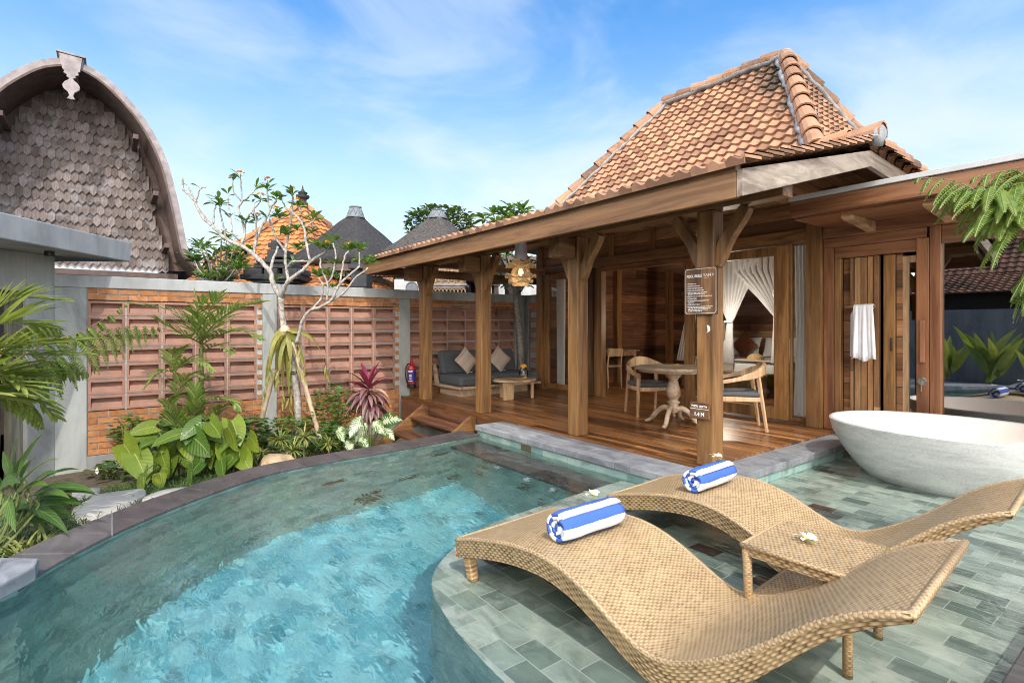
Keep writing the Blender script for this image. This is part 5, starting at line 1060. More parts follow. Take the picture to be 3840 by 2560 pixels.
part('net_panel', drape([(2.95, -6.75, -6.2), (1.9, -6.75, -6.55), (1.4, -6.76, -6.6), (.55, -6.98, -6.6)], 6, .05, Y=9.6), 'net', nets, 0, smooth=True); m = MB(); m.tube([(-5.86, 9.6, 1.36), (-5.78, 9.56, 1.36), (-5.7, 9.6, 1.36)], .02, 8); part('tie_band', m, 'linen', nets, 0)
wl = thing('bed_fill_lamp', (-5.53, 9.0, 0), 'tan cylinder lamp on an added stand, lit to brighten the bed net', 'floor lamp'); m = MB(); m.tube([(-5.53, 9.0, 1.02), (-5.53, 9.0, 1.34)], .045, 16, cap=False)
ls = NT('lit_lamp_shade'); ls.color((.6, .4, .2), .7); ls.b.inputs['Emission Color'].default_value = (1, .7, .4, 1); ls.b.inputs['Emission Strength'].default_value = .25; part('lamp_shade', m, ls.m, wl, 0, smooth=True)
m = MB(); m.tube([(-5.53, 9.0, .02), (-5.53, 9.0, 1.02)], .01, 8); m.lathe([(.11, 0), (.11, .015), (.02, .025)], (-5.53, 9.0, 0), 16); part('stand', m, 'black', wl, 0)
la = bpy.data.lights.new('lamp_light', 'POINT'); la.energy = 75; la.color = (1, .86, .70); la.shadow_soft_size = .05; la.specular_factor = .15; lo = bpy.data.objects.new('lamp_light', la); COL.objects.link(lo); lo.parent = wl; lo.location = (0, 0, 1.44)  # stand and point light added to brighten bed and net from the front
dk = thing('writing_desk', (-8.1, 8.6, 0), 'teak writing desk against the plank side wall of the bedroom', 'desk'); part('desk_top', box1(-8.33, -7.88, 7.75, 9.5, .72, .75), 'oak', dk); part('drawer_box', box1(-8.31, -7.93, 7.8, 9.45, .62, .718), 'oak', dk)
for y in (7.83, 9.42):
    m = MB(); m.lathe([(.014, 0), (.02, .1), (.03, .4), (.022, .5), (.03, .55), (.025, .62)], (-7.95, y, 0), 10); part('leg', m, 'oak', dk, 0)
dc = thing('desk_chair', (-7.7, 8.4, 0), 'slender wooden chair with woven seat at the writing desk', 'chair')
for x, y, h in ((-7.62, 8.2, .8), (-7.62, 8.6, .8), (-7.98, 8.22, .44), (-7.98, 8.58, .44)): m = MB(); m.tube([(x, y, 0), (x-.02, y, .44), (x+.03 if h > .5 else x, y, h)], [.014, .018, .015], 8); part('leg', m, 'oak', dc, 0)
part('seat', box1(-8.0, -7.62, 8.2, 8.6, .42, .455), 'wash', dc, .01); part('backrest', box1(-7.625, -7.60, 8.18, 8.62, .64, .81), 'oak', dc, .01)
vz = MB(); vz.lathe([(.04, .75), (.09, .80), (.10, .87), (.05, .95), (.03, 1.02), (.045, 1.04)], (-8.15, 7.95, 0), 18); tag(vz.build('dark_vase', M['black'], None, loc=(-8.15, 7.95, .75)), 'dark round vase on the writing desk', 'vase')
M['plate'] = plain('wall_plate', (.6, .58, .56), .5, .05); M['plated'] = plain('plate_pattern', (.12, .03, .03), .5, .2)
for z, lb in ((1.99, 'decorated wall plate hung higher on the bedroom wall'), (1.46, 'decorated wall plate hung below the other on the bedroom wall')):
    pl = thing('wall_plate', (-8.32, 8.15, z), lb, 'plate', 'decorated plates on the room wall'); m = MB(); m.tube([(-8.335, 8.15, z), (-8.31, 8.15, z)], .2, 28); part('rim', m, 'plated', pl, 0)
    m = MB()
    for r_ in (.155, .09):
        for k in range(24 if r_ > .1 else 12): a = 2*PI*k/(24 if r_ > .1 else 12); m.tube([(-8.309, 8.15+r_*math.cos(a), z+r_*math.sin(a)), (-8.305, 8.15+r_*math.cos(a), z+r_*math.sin(a))], .014, 8)
    m.tube([(-8.3095, 8.15, z), (-8.304, 8.15, z)], .05, 16); part('motif', m, 'plate', pl, 0)
# white towel on the wooden rail
rl = thing('towel_rail', (-2.6, 7.0, 1.48), 'wooden towel rail screwed to the plank door of the wing', 'towel rail'); m = MB(); m.bar((-2.67, 7.13, 1.49), (-2.67, 6.98, 1.49), .03); m.bar((-2.69, 6.98, 1.49), (-2.38, 6.98, 1.49), .026); m.bx(-2.695, -2.655, 7.12, 7.139, 1.38, 1.56); part('rail', m, 'post', rl, .003)
def hung():
    m = MB(); vs = []; n = 40
    prof = [(7.03, .90, 0), (7.03, 1.15, .1), (7.02, 1.40, .3), (7.005, 1.495, .6), (6.98, 1.512, 1), (6.955, 1.495, 1), (6.945, 1.40, 1), (6.935, 1.15, 1.15), (6.93, .96, 1.25), (6.93, .875, 1.3)]
    for y, z, k in prof:
        for i in range(n+1):
            t = i/n; low = max(0, 1.5-z)
            x0, x1 = (-2.655-.03*low, -2.55) if k < .5 else (-2.60-.05*low*.6, -2.40+.06*low)
            if k < .5: x1 = -2.45
            vs.append((x0+(x1-x0)*t, y+(.018*math.sin(t*17+z*2)+.012*math.sin(t*31))*min(1, low*2.2), z+(.02*math.sin(t*9) if z < .97 else 0)))
    m.add(vs, [(r*(n+1)+i, r*(n+1)+i+1, (r+1)*(n+1)+i+1, (r+1)*(n+1)+i) for r in range(len(prof)-1) for i in range(n)]); return m
o = hung().build('hand_towel', M['towel'], None, smooth=True, loc=(-2.5, 6.97, .9)); q = o.modifiers.new('thick', 'SOLIDIFY'); q.thickness = .008; tag(o, 'plain white bath towel folded over the wooden rail', 'towel')
# ------------------------------------------------------------------ plants
M['palm'] = leafmat('palm_leaf', (.14, .24, .045), (.34, .42, .13), .38, .4); M['fern'] = leafmat('fern_leaf', (.16, .25, .04), (.30, .38, .09), .5, .45); M['fernd'] = leafmat('dark_fern_leaf', (.11, .2, .03), (.25, .32, .06), .5, .4)
M['strapl'] = leafmat('strap_leaf', (.2, .29, .05), (.45, .48, .14), .35, .4); M['ginger'] = leafmat('ginger_leaf', (.035, .085, .018), (.11, .2, .045), .33, .3, rib=(.2, .28, .08), vein=1)
M['philo'] = leafmat('heart_leaf', (.05, .125, .018), (.21, .27, .03), .27, .3, rib=(.35, .42, .12), vein=1); M['shrub'] = leafmat('shrub_leaf', (.05, .13, .02), (.17, .28, .05), .32, .3)
M['drac'] = leafmat('striped_leaf', (.2, .25, .06), (.38, .38, .12), .4, .3, rib=(.09, .15, .03)); M['cordy'] = leafmat('cordyline_leaf', (.08, .025, .04), (.46, .36, .3), .35, .3, rib=(.35, .06, .13), edge=(.3, .045, .1)); M['cordyin'] = leafmat('young_cordyline_leaf', (.2, .025, .06), (.34, .06, .12), .35, .35)
M['dief'] = leafmat('mottled_leaf', (.05, .12, .025), (.13, .21, .05), .35, .3, rib=(.2, .3, .1), vein=(.55, .58, .4)); M['frang'] = leafmat('frangipani_leaf', (.07, .16, .03), (.2, .32, .07), .35, .35, rib=(.25, .33, .12)); M['tree'] = leafmat('tree_leaf', (.04, .085, .02), (.11, .17, .045), .45, .3)
M['stag'] = leafmat('staghorn_leaf', (.22, .24, .05), (.38, .34, .08), .5, .35); M['orangep'] = plain('orange_blossom', (.8, .33, .03), .6, .2); M['stem'] = plain('green_stem', (.14, .17, .05), .6, .3)
M['bark'] = plain('pale_bark', (.33, .30, .27), .9, .5, 22, .9, 60, dist=.01); M['bamboo'] = plain('dry_bamboo', (.5, .38, .26), .6, .2, 8, .3, 60); M['trunkb'] = plain('brown_trunk', (.22, .14, .09), .9, .4, 12, .8, 40)
def ray(n=1): return RND.uniform(-n, n)
def palm_frond(mb, st, pts, ll=.3, lw=.03, n=22, droop=.6, r=.008, open_=1.0, t0=.12):
    P = bez(pts, 8); k = len(P); st.tube(P, [r*(1-.8*i/(k-1)) for i in range(k)], 6)
    for i in range(n):
        t = t0+(1-t0)*i/(n-1); f = t*(k-1); a = int(min(f, k-2)); p = P[a].lerp(P[a+1], f-a); d = (P[a+1]-P[a]).normalized(); side = d.cross(V(0, 0, 1))
        if side.length < .1: side = d.cross(V(.6, .8, 0))
        side.normalize(); up = side.cross(d).normalized(); L = ll*(.55+.45*math.sin(PI*min(1, t*.9+.12)))*(1-.35*t)
        for s in (-1, 1): mb.leaf(p, (d*(.62+.45*t)+side*s*.8*open_*(1-.45*t)+up*.18+V(ray(.08), ray(.08), ray(.08))), up, L*RND.uniform(.9, 1.1), lw, droop*RND.uniform(.7, 1.2), 4, 'strap', .3)
def fern_frond(mb, st, pts, pl=.3, n=14, npn=16, hang=.5, pw=.011, plen=.055, r=.007, tip=.25):
    P = bez(pts, 8); k = len(P); st.tube(P, [r*(1-.8*i/(k-1)) for i in range(k)], 6)
    for i in range(n):
        t = .14+.84*i/(n-1); f = t*(k-1); a = int(min(f, k-2)); p = P[a].lerp(P[a+1], f-a); d = (P[a+1]-P[a]).normalized(); side = d.cross(V(0, 0, 1)).normalized()
        L = pl*(math.sin(PI*min(1, .25+.75*t))**.7*(1-tip)+tip*(1-t)+.04)
        for s in (-1, 1):
            dd = (d*.5+side*s*.55+V(0, 0, -.15-hang*.55)+V(ray(.1), ray(.1), ray(.1))).normalized(); q = p.copy(); m = max(6, int(npn*L/pl)); spine = [q.copy()]; stp_ = L/m
            for j in range(m):
                tt = j/m; sd = dd.cross(V(0, 0, 1))
                if sd.length < .05: sd = side
                sd.normalize(); up = sd.cross(dd).normalized(); l2 = plen*(1-tt)**.6*(.55+.45*min(1, tt*6))*(L/pl)**.5
                for z in (-1, 1):
                    e = (sd*z*.9+dd*.5+V(0, 0, -.12)).normalized(); w = pw*.5; b0 = q+dd*w; b1 = q-dd*w; t1 = q+e*l2+V(0, 0, -l2*.12); md = q+e*l2*.55+dd*0; mb.add([b1, md-dd*w*.9, t1, md+dd*w*.9, b0], [(0, 1, 3, 4), (1, 2, 3)])
                dd = (dd+V(0, 0, -hang*1.5/m)).normalized(); q = q+dd*stp_; spine.append(q.copy())
            st.tube(spine[::2] if len(spine) > 6 else spine, .0022, 3, cap=False)
def plant(name, loc, label, cat='plant', group=None): return thing(name, loc, label, cat, group)
def gp(px, py, d): p = at(px, py, d=d); return p
def ground_at(p): return Vector((p.x, p.y, groundz(p.x, p.y)))
# frangipani tree
D0 = 8.0; J = lambda px, py, dd=0: at(px, py, d=D0+dd)
C6 = lambda x, y, dd=0: J(600+.3826*x, 600+.3826*y, dd)
ft = thing('frangipani_tree', at(1121, 1700, d=D0), 'bare limbed frangipani tree with orange blossoms propped by bamboo poles', 'tree')
tr = MB(); br = [([J(1122, 1710), J(1118, 1560), J(1110, 1440), J(1092, 1330), J(1066, 1235), J(1057, 1170), J(1053, 1115)], .075, .055),
 ([C6(1185, 1345), C6(1120, 1230), C6(1075, 1090), C6(960, 965), C6(890, 900), C6(790, 840), C6(640, 770), C6(510, 640)], .05, .032), ([C6(510, 640), C6(430, 570), C6(355, 440), C6(345, 400), C6(260, 320), C6(222, 270), C6(215, 175)], .03, .018), ([C6(345, 400, .05), C6(300, 320, .1), C6(285, 270, .1)], .018, .015),
 ([C6(345, 410), C6(375, 330), C6(400, 280), C6(450, 265)], .018, .010), ([C6(520, 650, .05), C6(400, 510, .1), C6(345, 420, .1)], .022, .02),
 ([C6(1185, 1345), C6(1225, 1240, -.1), C6(1290, 1160, -.15), C6(1400, 1080, -.2), C6(1480, 990, -.2), C6(1560, 940, -.25), C6(1640, 880, -.25)], .05, .02), ([C6(1260, 1180, .1), C6(1235, 1040, .2), C6(1230, 900, .2), C6(1260, 720, .25), C6(1290, 540, .25), C6(1300, 360, .25)], .035, .02),
 ([C6(920, 920, .05), C6(940, 790, .1), C6(985, 680, .15), C6(1060, 530, .15), C6(1085, 470, .2), C6(1140, 400, .2)], .03, .018), ([C6(1080, 480, .2), C6(1060, 380, .2), C6(1052, 290, .2)], .018, .014),
 ([C6(800, 830, .1), C6(830, 690, .2), C6(800, 580, .2), C6(770, 480, .25), C6(800, 420, .25), C6(880, 350, .25), C6(940, 280, .3), C6(1050, 255, .3)], .028, .012), ([C6(800, 420, .25), C6(798, 320, .25), C6(790, 190, .25)], .016, .012), ([C6(790, 400, .25), C6(720, 310, .2), C6(715, 230, .2)], .016, .01),
 ([C6(780, 790, .1), C6(700, 720, 0), C6(600, 685, 0)], .022, .016), ([C6(640, 760, .2), C6(620, 640, .25), C6(600, 560, .3), C6(580, 430, .3), C6(560, 360, .3)], .02, .012), ([C6(525, 620, .1), C6(530, 520, .15), C6(545, 450, .15)], .02, .014), ([C6(700, 710, 0), C6(690, 560, .1), C6(670, 440, .15), C6(665, 350, .15)], .018, .01),
 ([C6(830, 690, .2), C6(860, 560, .2), C6(930, 470, .2), C6(980, 400, .2)], .018, .01), ([C6(940, 800, .1), C6(945, 620, .0), C6(925, 500, -.05), C6(910, 420, -.05)], .02, .012), ([C6(1230, 900, .2), C6(1150, 780, .25), C6(1090, 640, .25), C6(1080, 580, .25)], .024, .016), ([C6(1160, 850, .1), C6(1110, 980, .05), C6(1080, 1090, 0)], .022, .03),
 ([C6(1470, 990, -.2), C6(1430, 820, -.15), C6(1415, 670, -.1), C6(1350, 560, -.1), C6(1300, 520, 0)], .026, .015), ([C6(1310, 550, .25), C6(1240, 480, .25), C6(1195, 400, .3)], .018, .012), ([C6(1415, 660, -.1), C6(1500, 600, -.1), C6(1510, 590, -.1)], .014, .01), ([C6(1250, 1060, .1), C6(1300, 1000, .0), C6(1400, 990, -.05), C6(1460, 1000, -.1)], .022, .018),
 ([J(1112, 1290, -.3), J(1131, 1210, -.35), C6(1460, 1480, -.4), C6(1570, 1440, -.45), C6(1680, 1370, -.5), C6(1760, 1220, -.5), C6(1880, 1110, -.5), C6(1960, 1040, -.5)], .036, .018), ([C6(1600, 1420, -.45), C6(1790, 1310, -.5), C6(1900, 1170, -.55), C6(2040, 1060, -.6)], .024, .014), ([C6(1480, 1470, -.4), C6(1580, 1350, -.4), C6(1600, 1230, -.45), C6(1550, 1150, -.45)], .022, .014), ([C6(1640, 1390, -.4), C6(1640, 1220, -.4), C6(1580, 1060, -.4), C6(1570, 960, -.4)], .022, .014), ([C6(1640, 1220, -.4), C6(1700, 1110, -.4), C6(1720, 900, -.4), C6(1690, 820, -.4)], .02, .014), ([C6(1760, 1220, -.5), C6(1790, 1060, -.5), C6(1810, 950, -.5), C6(1850, 890, -.5)], .02, .014), ([C6(1960, 1040, -.5), C6(1950, 900, -.5)], .016, .012)]
for P, r0, r1 in br:
    Q = bez(P, 4); n = len(Q); r0 *= .74; r1 *= .78; tr.tube([q+V(ray(.008), ray(.008), ray(.006)) for q in Q], [(r0+(r1-r0)*i/(n-1))*RND.uniform(.9, 1.12) for i in range(n)], 8)
part('trunk', tr, 'bark', ft, 0, smooth=True); lv = MB(); fl_ = MB(); st_ = MB()
tips = [(285, 265, 1, 0), (405, 300, 1, 0), (545, 440, 4, 0), (600, 450, 5, 0), (570, 380, 2, 0), (665, 350, 2, 0), (715, 225, 1, 1), (790, 180, 3, 1), (1055, 245, 1, 1), (940, 275, 3, 0), (1052, 290, 3, 0), (1140, 380, 5, 1), (985, 395, 4, 1), (910, 420, 2, 0), (1300, 340, 6, 1), (1195, 395, 3, 0), (1350, 450, 6, 1), (1180, 560, 5, 0), (860, 600, 4, 0), (800, 600, 3, 0), (950, 600, 5, 1), (1060, 560, 4, 0), (1140, 530, 5, 1), (1500, 590, 4, 1), (1440, 590, 3, 0), (1350, 680, 7, 0), (1230, 720, 6, 0), (1180, 720, 5, 0), (1570, 860, 9, 0), (1640, 860, 8, 0), (1400, 830, 6, 0), (1340, 870, 5, 0), (1690, 800, 6, 0), (1850, 880, 9, 1), (1950, 880, 10, 0), (2040, 1010, 9, 0), (1990, 1000, 7, 0), (1550, 1140, 8, 0), (1720, 1030, 6, 0), (1660, 1120, 6, 0), (1120, 1180, 5, 0), (1740, 1150, 5, 0), (1480, 720, 4, 0), (1640, 880, 2, 1), (1300, 1010, 4, 0), (690, 560, 3, 0), (1690, 1250, 4, 0)]
for x, y, n, f in tips:
    c = C6(x, y, -.35 if x > 1500 else .15)
    for k in range(int(n*1.9)):
        a = RND.uniform(0, 6.28); lv.leaf(c+V(0, 0, ray(.03)), V(math.cos(a)*.9, math.sin(a)*.9, RND.uniform(.25, 1.1)), V(0, 0, 1), RND.uniform(.12, .22), RND.uniform(.045, .07), RND.uniform(.3, .9), 5, 'obov', .25, ray(.5))
    if f:
        for k in range(9):
            e = V(ray(1), ray(1), RND.uniform(.2, 1)).normalized()
            for q in range(4): fl_.leaf(c+V(0, 0, .07)+e*.035, (e+V(ray(.8), ray(.8), ray(.8))).normalized(), V(0, 0, 1), .036, .022, .3, 3, 'obov', .2)
        st_.tube([c-V(0, 0, .03), c+V(0, 0, .07)], .006, 5)
part('foliage', lv, 'frang', ft, 0); part('blossoms', fl_, 'orangep', ft, 0); part('flower_stalk', st_, 'stem', ft, 0)
for a, b_, lb in ((J(1030, 1385, -.12), J(945, 1706, -.15), 'dry bamboo pole propping the frangipani from the left'), (J(1097, 1283, -.15), J(1217, 1702, -.1), 'longer dry bamboo pole propping the frangipani beside the shrub')):
    m = MB(); P = [a.lerp(b_, i/24) for i in range(25)]; m.tube(P, [.034+.004*(i % 6 == 0) for i in range(25)], 10); tag(m.build('bamboo_pole', M['bamboo'], None, smooth=True, loc=tuple(b_)), lb, 'pole', 'bamboo poles propping the frangipani')
m = MB(); 
for y in (1395, 1402): m.tube([J(1085, y, -.02), J(1125, y-4, -.14), J(1142, y-3, -.16), J(1130, y+4, .0), J(1090, y+6, .1), J(1040, y-10, -.1)], .007, 5)
tag(m.build('binding_strap', M['black'], None, loc=tuple(J(1110, 1400))), 'black strap tying the frangipani trunk to the bamboo pole', 'strap')
sg = plant('staghorn_fern', J(1065, 1250, -.12), 'hanging yellow green staghorn fern on the frangipani trunk', 'fern'); m = MB()
for k in range(17):
    x = 1062+ray(22); y = 1250+ray(14); p = J(x, y, -.14+ray(.06)); d = V(ray(.4), ray(.4)-.05, RND.uniform(-.9, .15)); L = RND.uniform(.4, .95); q = m.leaf(p, d, V(.8, -.6, .3), L, RND.uniform(.05, .09), 3.2, 7, 'strap', .15, ray(1))
    for s in range(3): m.leaf(q-V(0, 0, -.06*s), V(ray(.5), ray(.5), -1), V(.8, -.6, 0), .16, .03, .3, 3, 'lance', .1)
part('fronds', m, 'stag', sg, 0); m = MB(); m.lathe([(.02, -.1), (.1, -.04), (.12, .03), (.06, .1), (.01, .12)], J(1068, 1248, -.06), 12, 1, .8); part('shield', m, 'bamboo', sg, 0, smooth=True)
# areca palm in front of the first panel
C4 = lambda x, y, d=7.6: at(.5484*x, 860+.5484*y, d=d)
ap_ = plant('areca_palm', ground_at(C4(1385, 1500)), 'tall feathery palm with yellow green fronds in front of the first wall panel', 'palm'); lf = MB(); sm = MB()
sm.tube(bez([C4(1385, 1520), C4(1380, 1200), C4(1378, 900), C4(1372, 720), C4(1340, 500), C4(1328, 400)], 4), [.03]*5+[.026]*5+[.022]*5+[.01]*5+[.002], 8); sm.tube(bez([C4(1215, 1500, 7.4), C4(1205, 1200, 7.4), C4(1190, 960, 7.4)], 4), .016, 7)
for P, ll, n, o in (([(1372, 760), (1330, 690), (1180, 560), (890, 505)], .33, 15, .9), ([(1375, 760), (1400, 640), (1440, 540), (1480, 470)], .4, 13, .9), ([(1378, 770), (1470, 640), (1620, 540), (1780, 500)], .42, 22, .8), ([(1380, 790), (1500, 720), (1640, 690), (1760, 740)], .36, 20, .8), ([(1375, 780), (1300, 740), (1200, 690), (1080, 620)], .33, 15, .9), ([(1378, 780), (1360, 640), (1350, 560), (1390, 480)], .34, 12, .8), ([(1385, 830), (1500, 790), (1580, 850)], .28, 12, .8)):
    palm_frond(lf, sm, [C4(x, y, 7.6-.25*i+ray(.1)) for i, (x, y) in enumerate(P)], ll*1.15, .032, int(n*.95), .35, .01, o)
for P, ll, n in (([(1190, 980), (1150, 970), (1080, 985), (1000, 1075)], .26, 10), ([(1195, 980), (1260, 900), (1360, 900), (1440, 960)], .28, 12), ([(1195, 970), (1180, 860), (1270, 800)], .26, 10), ([(1200, 1150), (1280, 1000), (1420, 1010)], .28, 12), ([(1300, 1300), (1400, 1180), (1560, 1160), (1620, 1220)], .26, 18), ([(1210, 1350), (1150, 1220), (1190, 1150)], .3, 10), ([(1260, 1300), (1330, 1200), (1330, 1080)], .34, 12), ([(1215, 1400), (1300, 1300), (1420, 1290)], .3, 14), ([(1400, 1380), (1500, 1230), (1600, 1200)], .24, 14)):
    palm_frond(lf, sm, [C4(x, y, 7.4-.1*i) for i, (x, y) in enumerate(P)], ll, .04, n, .6, .007, .85)
part('fronds', lf, 'palm', ap_, 0); part('stem', sm, 'stem', ap_, 0, smooth=True)
fp = plant('fan_palm', ground_at(C4(1230, 1560, 7.0)), 'small palm with narrow split leaflets above the heart leaved plants', 'palm'); lf = MB(); sm = MB()
for P in ([(1230, 1480), (1200, 1330), (1170, 1260)], [(1235, 1480), (1290, 1330), (1360, 1290)], [(1240, 1480), (1330, 1400), (1400, 1420)], [(1230, 1500), (1120, 1420), (1010, 1440)], [(1240, 1520), (1300, 1460), (1420, 1500)]): palm_frond(lf, sm, [C4(x, y, 7.0-.12*i) for i, (x, y) in enumerate(P)], .3, .028, 12, .5, .007, .9, .3)
part('fronds', lf, 'palm', fp, 0); part('stem', sm, 'stem', fp, 0)
# heart leaved plants
HL = [(575, 1632, 475, 1642, 8), (505, 1700, 560, 1800, 13), (540, 1770, 535, 1835, 10), (600, 1690, 640, 1780, 9), (645, 1715, 640, 1775, 9), (700, 1640, 775, 1725, 12), (722, 1735, 715, 1815, 11), (690, 1690, 735, 1740, 9), (760, 1650, 800, 1690, 9), (790, 1610, 870, 1640, 9), (855, 1600, 900, 1680, 11), (840, 1670, 850, 1760, 12), (895, 1680, 905, 1750, 9), (925, 1640, 945, 1690, 8), (935, 1710, 945, 1760, 8), (640, 1640, 600, 1690, 9), (830, 1720, 840, 1790, 10), (600, 1770, 612, 1815, 7), (560, 1660, 510, 1690, 8), (870, 1640, 820, 1690, 9), (800, 1690, 790, 1750, 8), (720, 1600, 690, 1660, 9)]
HL += [(a+ray(45), b_-RND.uniform(0, 40), a2+ray(45), b2-RND.uniform(5, 45), w_) for a, b_, a2, b2, w_ in HL]
for side_, lab in ((0, 'big yellow green heart leaved plant nearest to the flagstones'), (1, 'big yellow green heart leaved plant beside the foot of the bamboo pole')):
    sel = [h for h in HL if (h[0] > 770) == bool(side_)]; base = ground_at(at(640 if not side_ else 870, 1700, d=6.3)); ph = plant('heart_leaf_plant', base, lab, 'plant', 'heart leaved plants by the pool'); lf = MB(); sm = MB()
    for bx_, by_, tx_, ty_, w_ in sel:
        d = min(6.05, (1.25+.36)*FOC/(ty_-HOR))+ray(.12)-.05; b0 = at(bx_, by_, d=d+.22); t0 = at(tx_, ty_, d=d-.02); L = (t0-b0).length*.97
        lf.leaf(b0, t0-b0, V(.75+ray(.5), -.55+ray(.5), .45+ray(.3)), L, L*.60, .5, 8, 'heart', .16, ray(.5), .32); sm.tube(bez([base+V(ray(.1), ray(.1), 0), (base+b0)/2+V(0, 0, .15), b0], 4), .006, 5)
    part('leaves', lf, 'philo', ph, 0, smooth=True); part('stem', sm, 'stem', ph, 0)
def bush(name, px0, px1, py0, py1, d, n, L, w, mat, label, depth=.3, shape='lance', cat='shrub', group=None, stems=8, droop=.4, seg=4, upb=.5):
    c = at((px0+px1)/2, py1, d=d); bs = ground_at(c) if d < 9.5 else Vector((c.x, c.y, -.8)); o = plant(name, bs, label, cat, group); lf = MB(); sm = MB()
    tips_ = []
    for k in range(n):
        u, v = ray(1), ray(1)
        if u*u+v*v > 1.05: continue
        p = at((px0+px1)/2+u*(px1-px0)/2, (py0+py1)/2+v*(py1-py0)/2, d=d+ray(depth)*(1-.5*abs(u))); a = RND.uniform(0, 6.28); e = V(math.cos(a), math.sin(a), RND.uniform(-.2, 1)*upb+.1); lf.leaf(p, e, V(0, 0, 1), L*RND.uniform(.7, 1.15), w*RND.uniform(.8, 1.15), droop, seg, shape, .25, ray(.6)); tips_.append(p)
    for p in tips_[::max(1, len(tips_)//stems)]: sm.tube(bez([bs+V(ray(.08), ray(.08), 0), bs.lerp(p, .5)+V(ray(.05), ray(.05), .05), p], 3), .007, 5)
    part('leaves', lf, mat, o, 0); part('stem', sm, 'stem' if d < 9.5 else 'bark', o, 0); return o
bush('leafy_shrub', 415, 570, 1560, 1700, 7.3, 260, .10, .045, 'shrub', 'bright small leaved shrub against the bricks at the start of the wall')
bush('leafy_shrub', 1165, 1335, 1445, 1610, 8.0, 420, .11, .05, 'shrub', 'glossy small leaved shrub between the bamboo pole and the red cordyline')
bush('leafy_shrub', 560, 700, 1570, 1700, 7.1, 240, .15, .055, 'ginger', 'dark green shrub filling the bed behind the heart leaved plants', group='dark shrubs filling the bed')
bush('leafy_shrub', 880, 1010, 1560, 1690, 7.3, 220, .16, .055, 'ginger', 'dark green shrub filling the bed at the foot of the left bamboo pole', group='dark shrubs filling the bed')
bush('leafy_shrub', 1190, 1330, 1590, 1690, 7.4, 240, .13, .05, 'ginger', 'dark green shrub below the glossy shrub near the cordyline', group='dark shrubs filling the bed')
bush('leafy_shrub', 600, 790, 1520, 1640, 7.6, 330, .12, .035, 'shrub', 'fine leaved yellow green shrub at the foot of the tall palm', depth=.4, stems=10)
bush('leafy_shrub', 1010, 1180, 1560, 1640, 7.9, 260, .12, .04, 'shrub', 'fine leaved yellow green shrub against the bricks between the two poles', depth=.3, stems=10)
bush('leafy_shrub', 690, 900, 1700, 1770, 6.5, 150, .09, .04, 'ginger', 'low dark leaves tucked under the heart leaved plants', depth=.25, stems=8, upb=.3)
bush('peace_lily', 335, 500, 1735, 1800, 6.9, 46, .2, .075, 'ginger', 'low dark leaved peace lily at the foot of the concrete pillar', cat='plant', shape='lance')
o = plant('white_spathe', at(365, 1765, d=6.75), 'single white peace lily bloom at the foot of the pillar', 'flower'); m = MB(); m.leaf(at(365, 1777, d=6.75), V(.1, 0, 1), V(.8, -.6, 0), .09, .045, .1, 4, 'lance', .3); part('bloom', m, 'petal', o, 0)
def clump(name, px, py, d, n, L, w, mat, label, shape='lance', spread=.25, out=.7, droop=.8, group=None, cat='plant', seg=6, tw=.3, stemh=0):
    b_ = ground_at(at(px, py, d=d)); o = plant(name, b_, label, cat, group); lf = MB(); sm = MB()
    for k in range(n):
        a = RND.uniform(0, 6.28); p = b_+V(ray(spread), ray(spread), stemh*RND.uniform(.3, 1)); e = V(math.cos(a)*out*RND.uniform(.4, 1.2), math.sin(a)*out*RND.uniform(.4, 1.2), 1); l = L*RND.uniform(.7, 1.15)
        q = p+e.normalized()*l*.35; sm.tube([b_+V((p-b_).x*.5, (p-b_).y*.5, 0), p, q], .006, 5); lf.leaf(q-e.normalized()*.02, e+V(math.cos(a), math.sin(a), -.3)*.5, V(0, 0, 1), l*.8, w*RND.uniform(.8, 1.2), droop, seg, shape, .22, ray(tw))
    part('leaves', lf, mat, o, 0); part('stem', sm, 'stem', o, 0); return o
clump('ginger_plant', 960, 1690, 7.9, 22, .62, .1, 'ginger', 'dark lance leaved ginger plant against the wall left of the pole', group='ginger plants by the wall'); clump('ginger_plant', 1150, 1690, 7.7, 34, .6, .1, 'ginger', 'dark lance leaved ginger plant between the two bamboo poles', group='ginger plants by the wall'); clump('ginger_plant', 830, 1660, 7.4, 24, .6, .09, 'ginger', 'dark lance leaved ginger plant behind the heart leaved plants', group='ginger plants by the wall')
def rosette(c, r, mb, n=42, w=.016, mat=None):
    for k in range(n):
        u = RND.uniform(-.35, 1); a = RND.uniform(0, 6.28); s = math.sqrt(max(0, 1-u*u)); mb.leaf(c, V(math.cos(a)*s, math.sin(a)*s, u), V(0, 0, 1), r*RND.uniform(.75, 1.1), w, 1.0, 5, 'strap', .2)
for k, (px, py, d, r, lb) in enumerate(((1052, 1650, 6.9, .2, 'yellow green song of india rosette left of its neighbours'), (1098, 1690, 6.7, .2, 'yellow green song of india rosette low beside the tan boulder'), (1140, 1640, 7.0, .22, 'largest yellow green song of india rosette between the poles'), (980, 1700, 6.6, .17, 'small yellow green song of india rosette at the foot of the pole'), (1235, 1665, 7.1, .17, 'yellow green song of india rosette right of the long pole'))):
    c = at(px, py, d=d); b_ = ground_at(c); o = plant('dracaena', b_, lb, 'plant', 'yellow striped rosette plants'); m = MB(); rosette(c, r, m, 60); part('leaves', m, 'drac', o, 0); m = MB(); m.tube([b_, (b_+c)/2, c], .012, 6); part('stem', m, 'stem', o, 0)
cd_ = at(1382, 1462, d=7.9); b_ = ground_at(cd_); o = plant('cordyline', b_, 'magenta and cream cordyline growing by the extinguisher pillar', 'plant'); m = MB(); mi = MB()
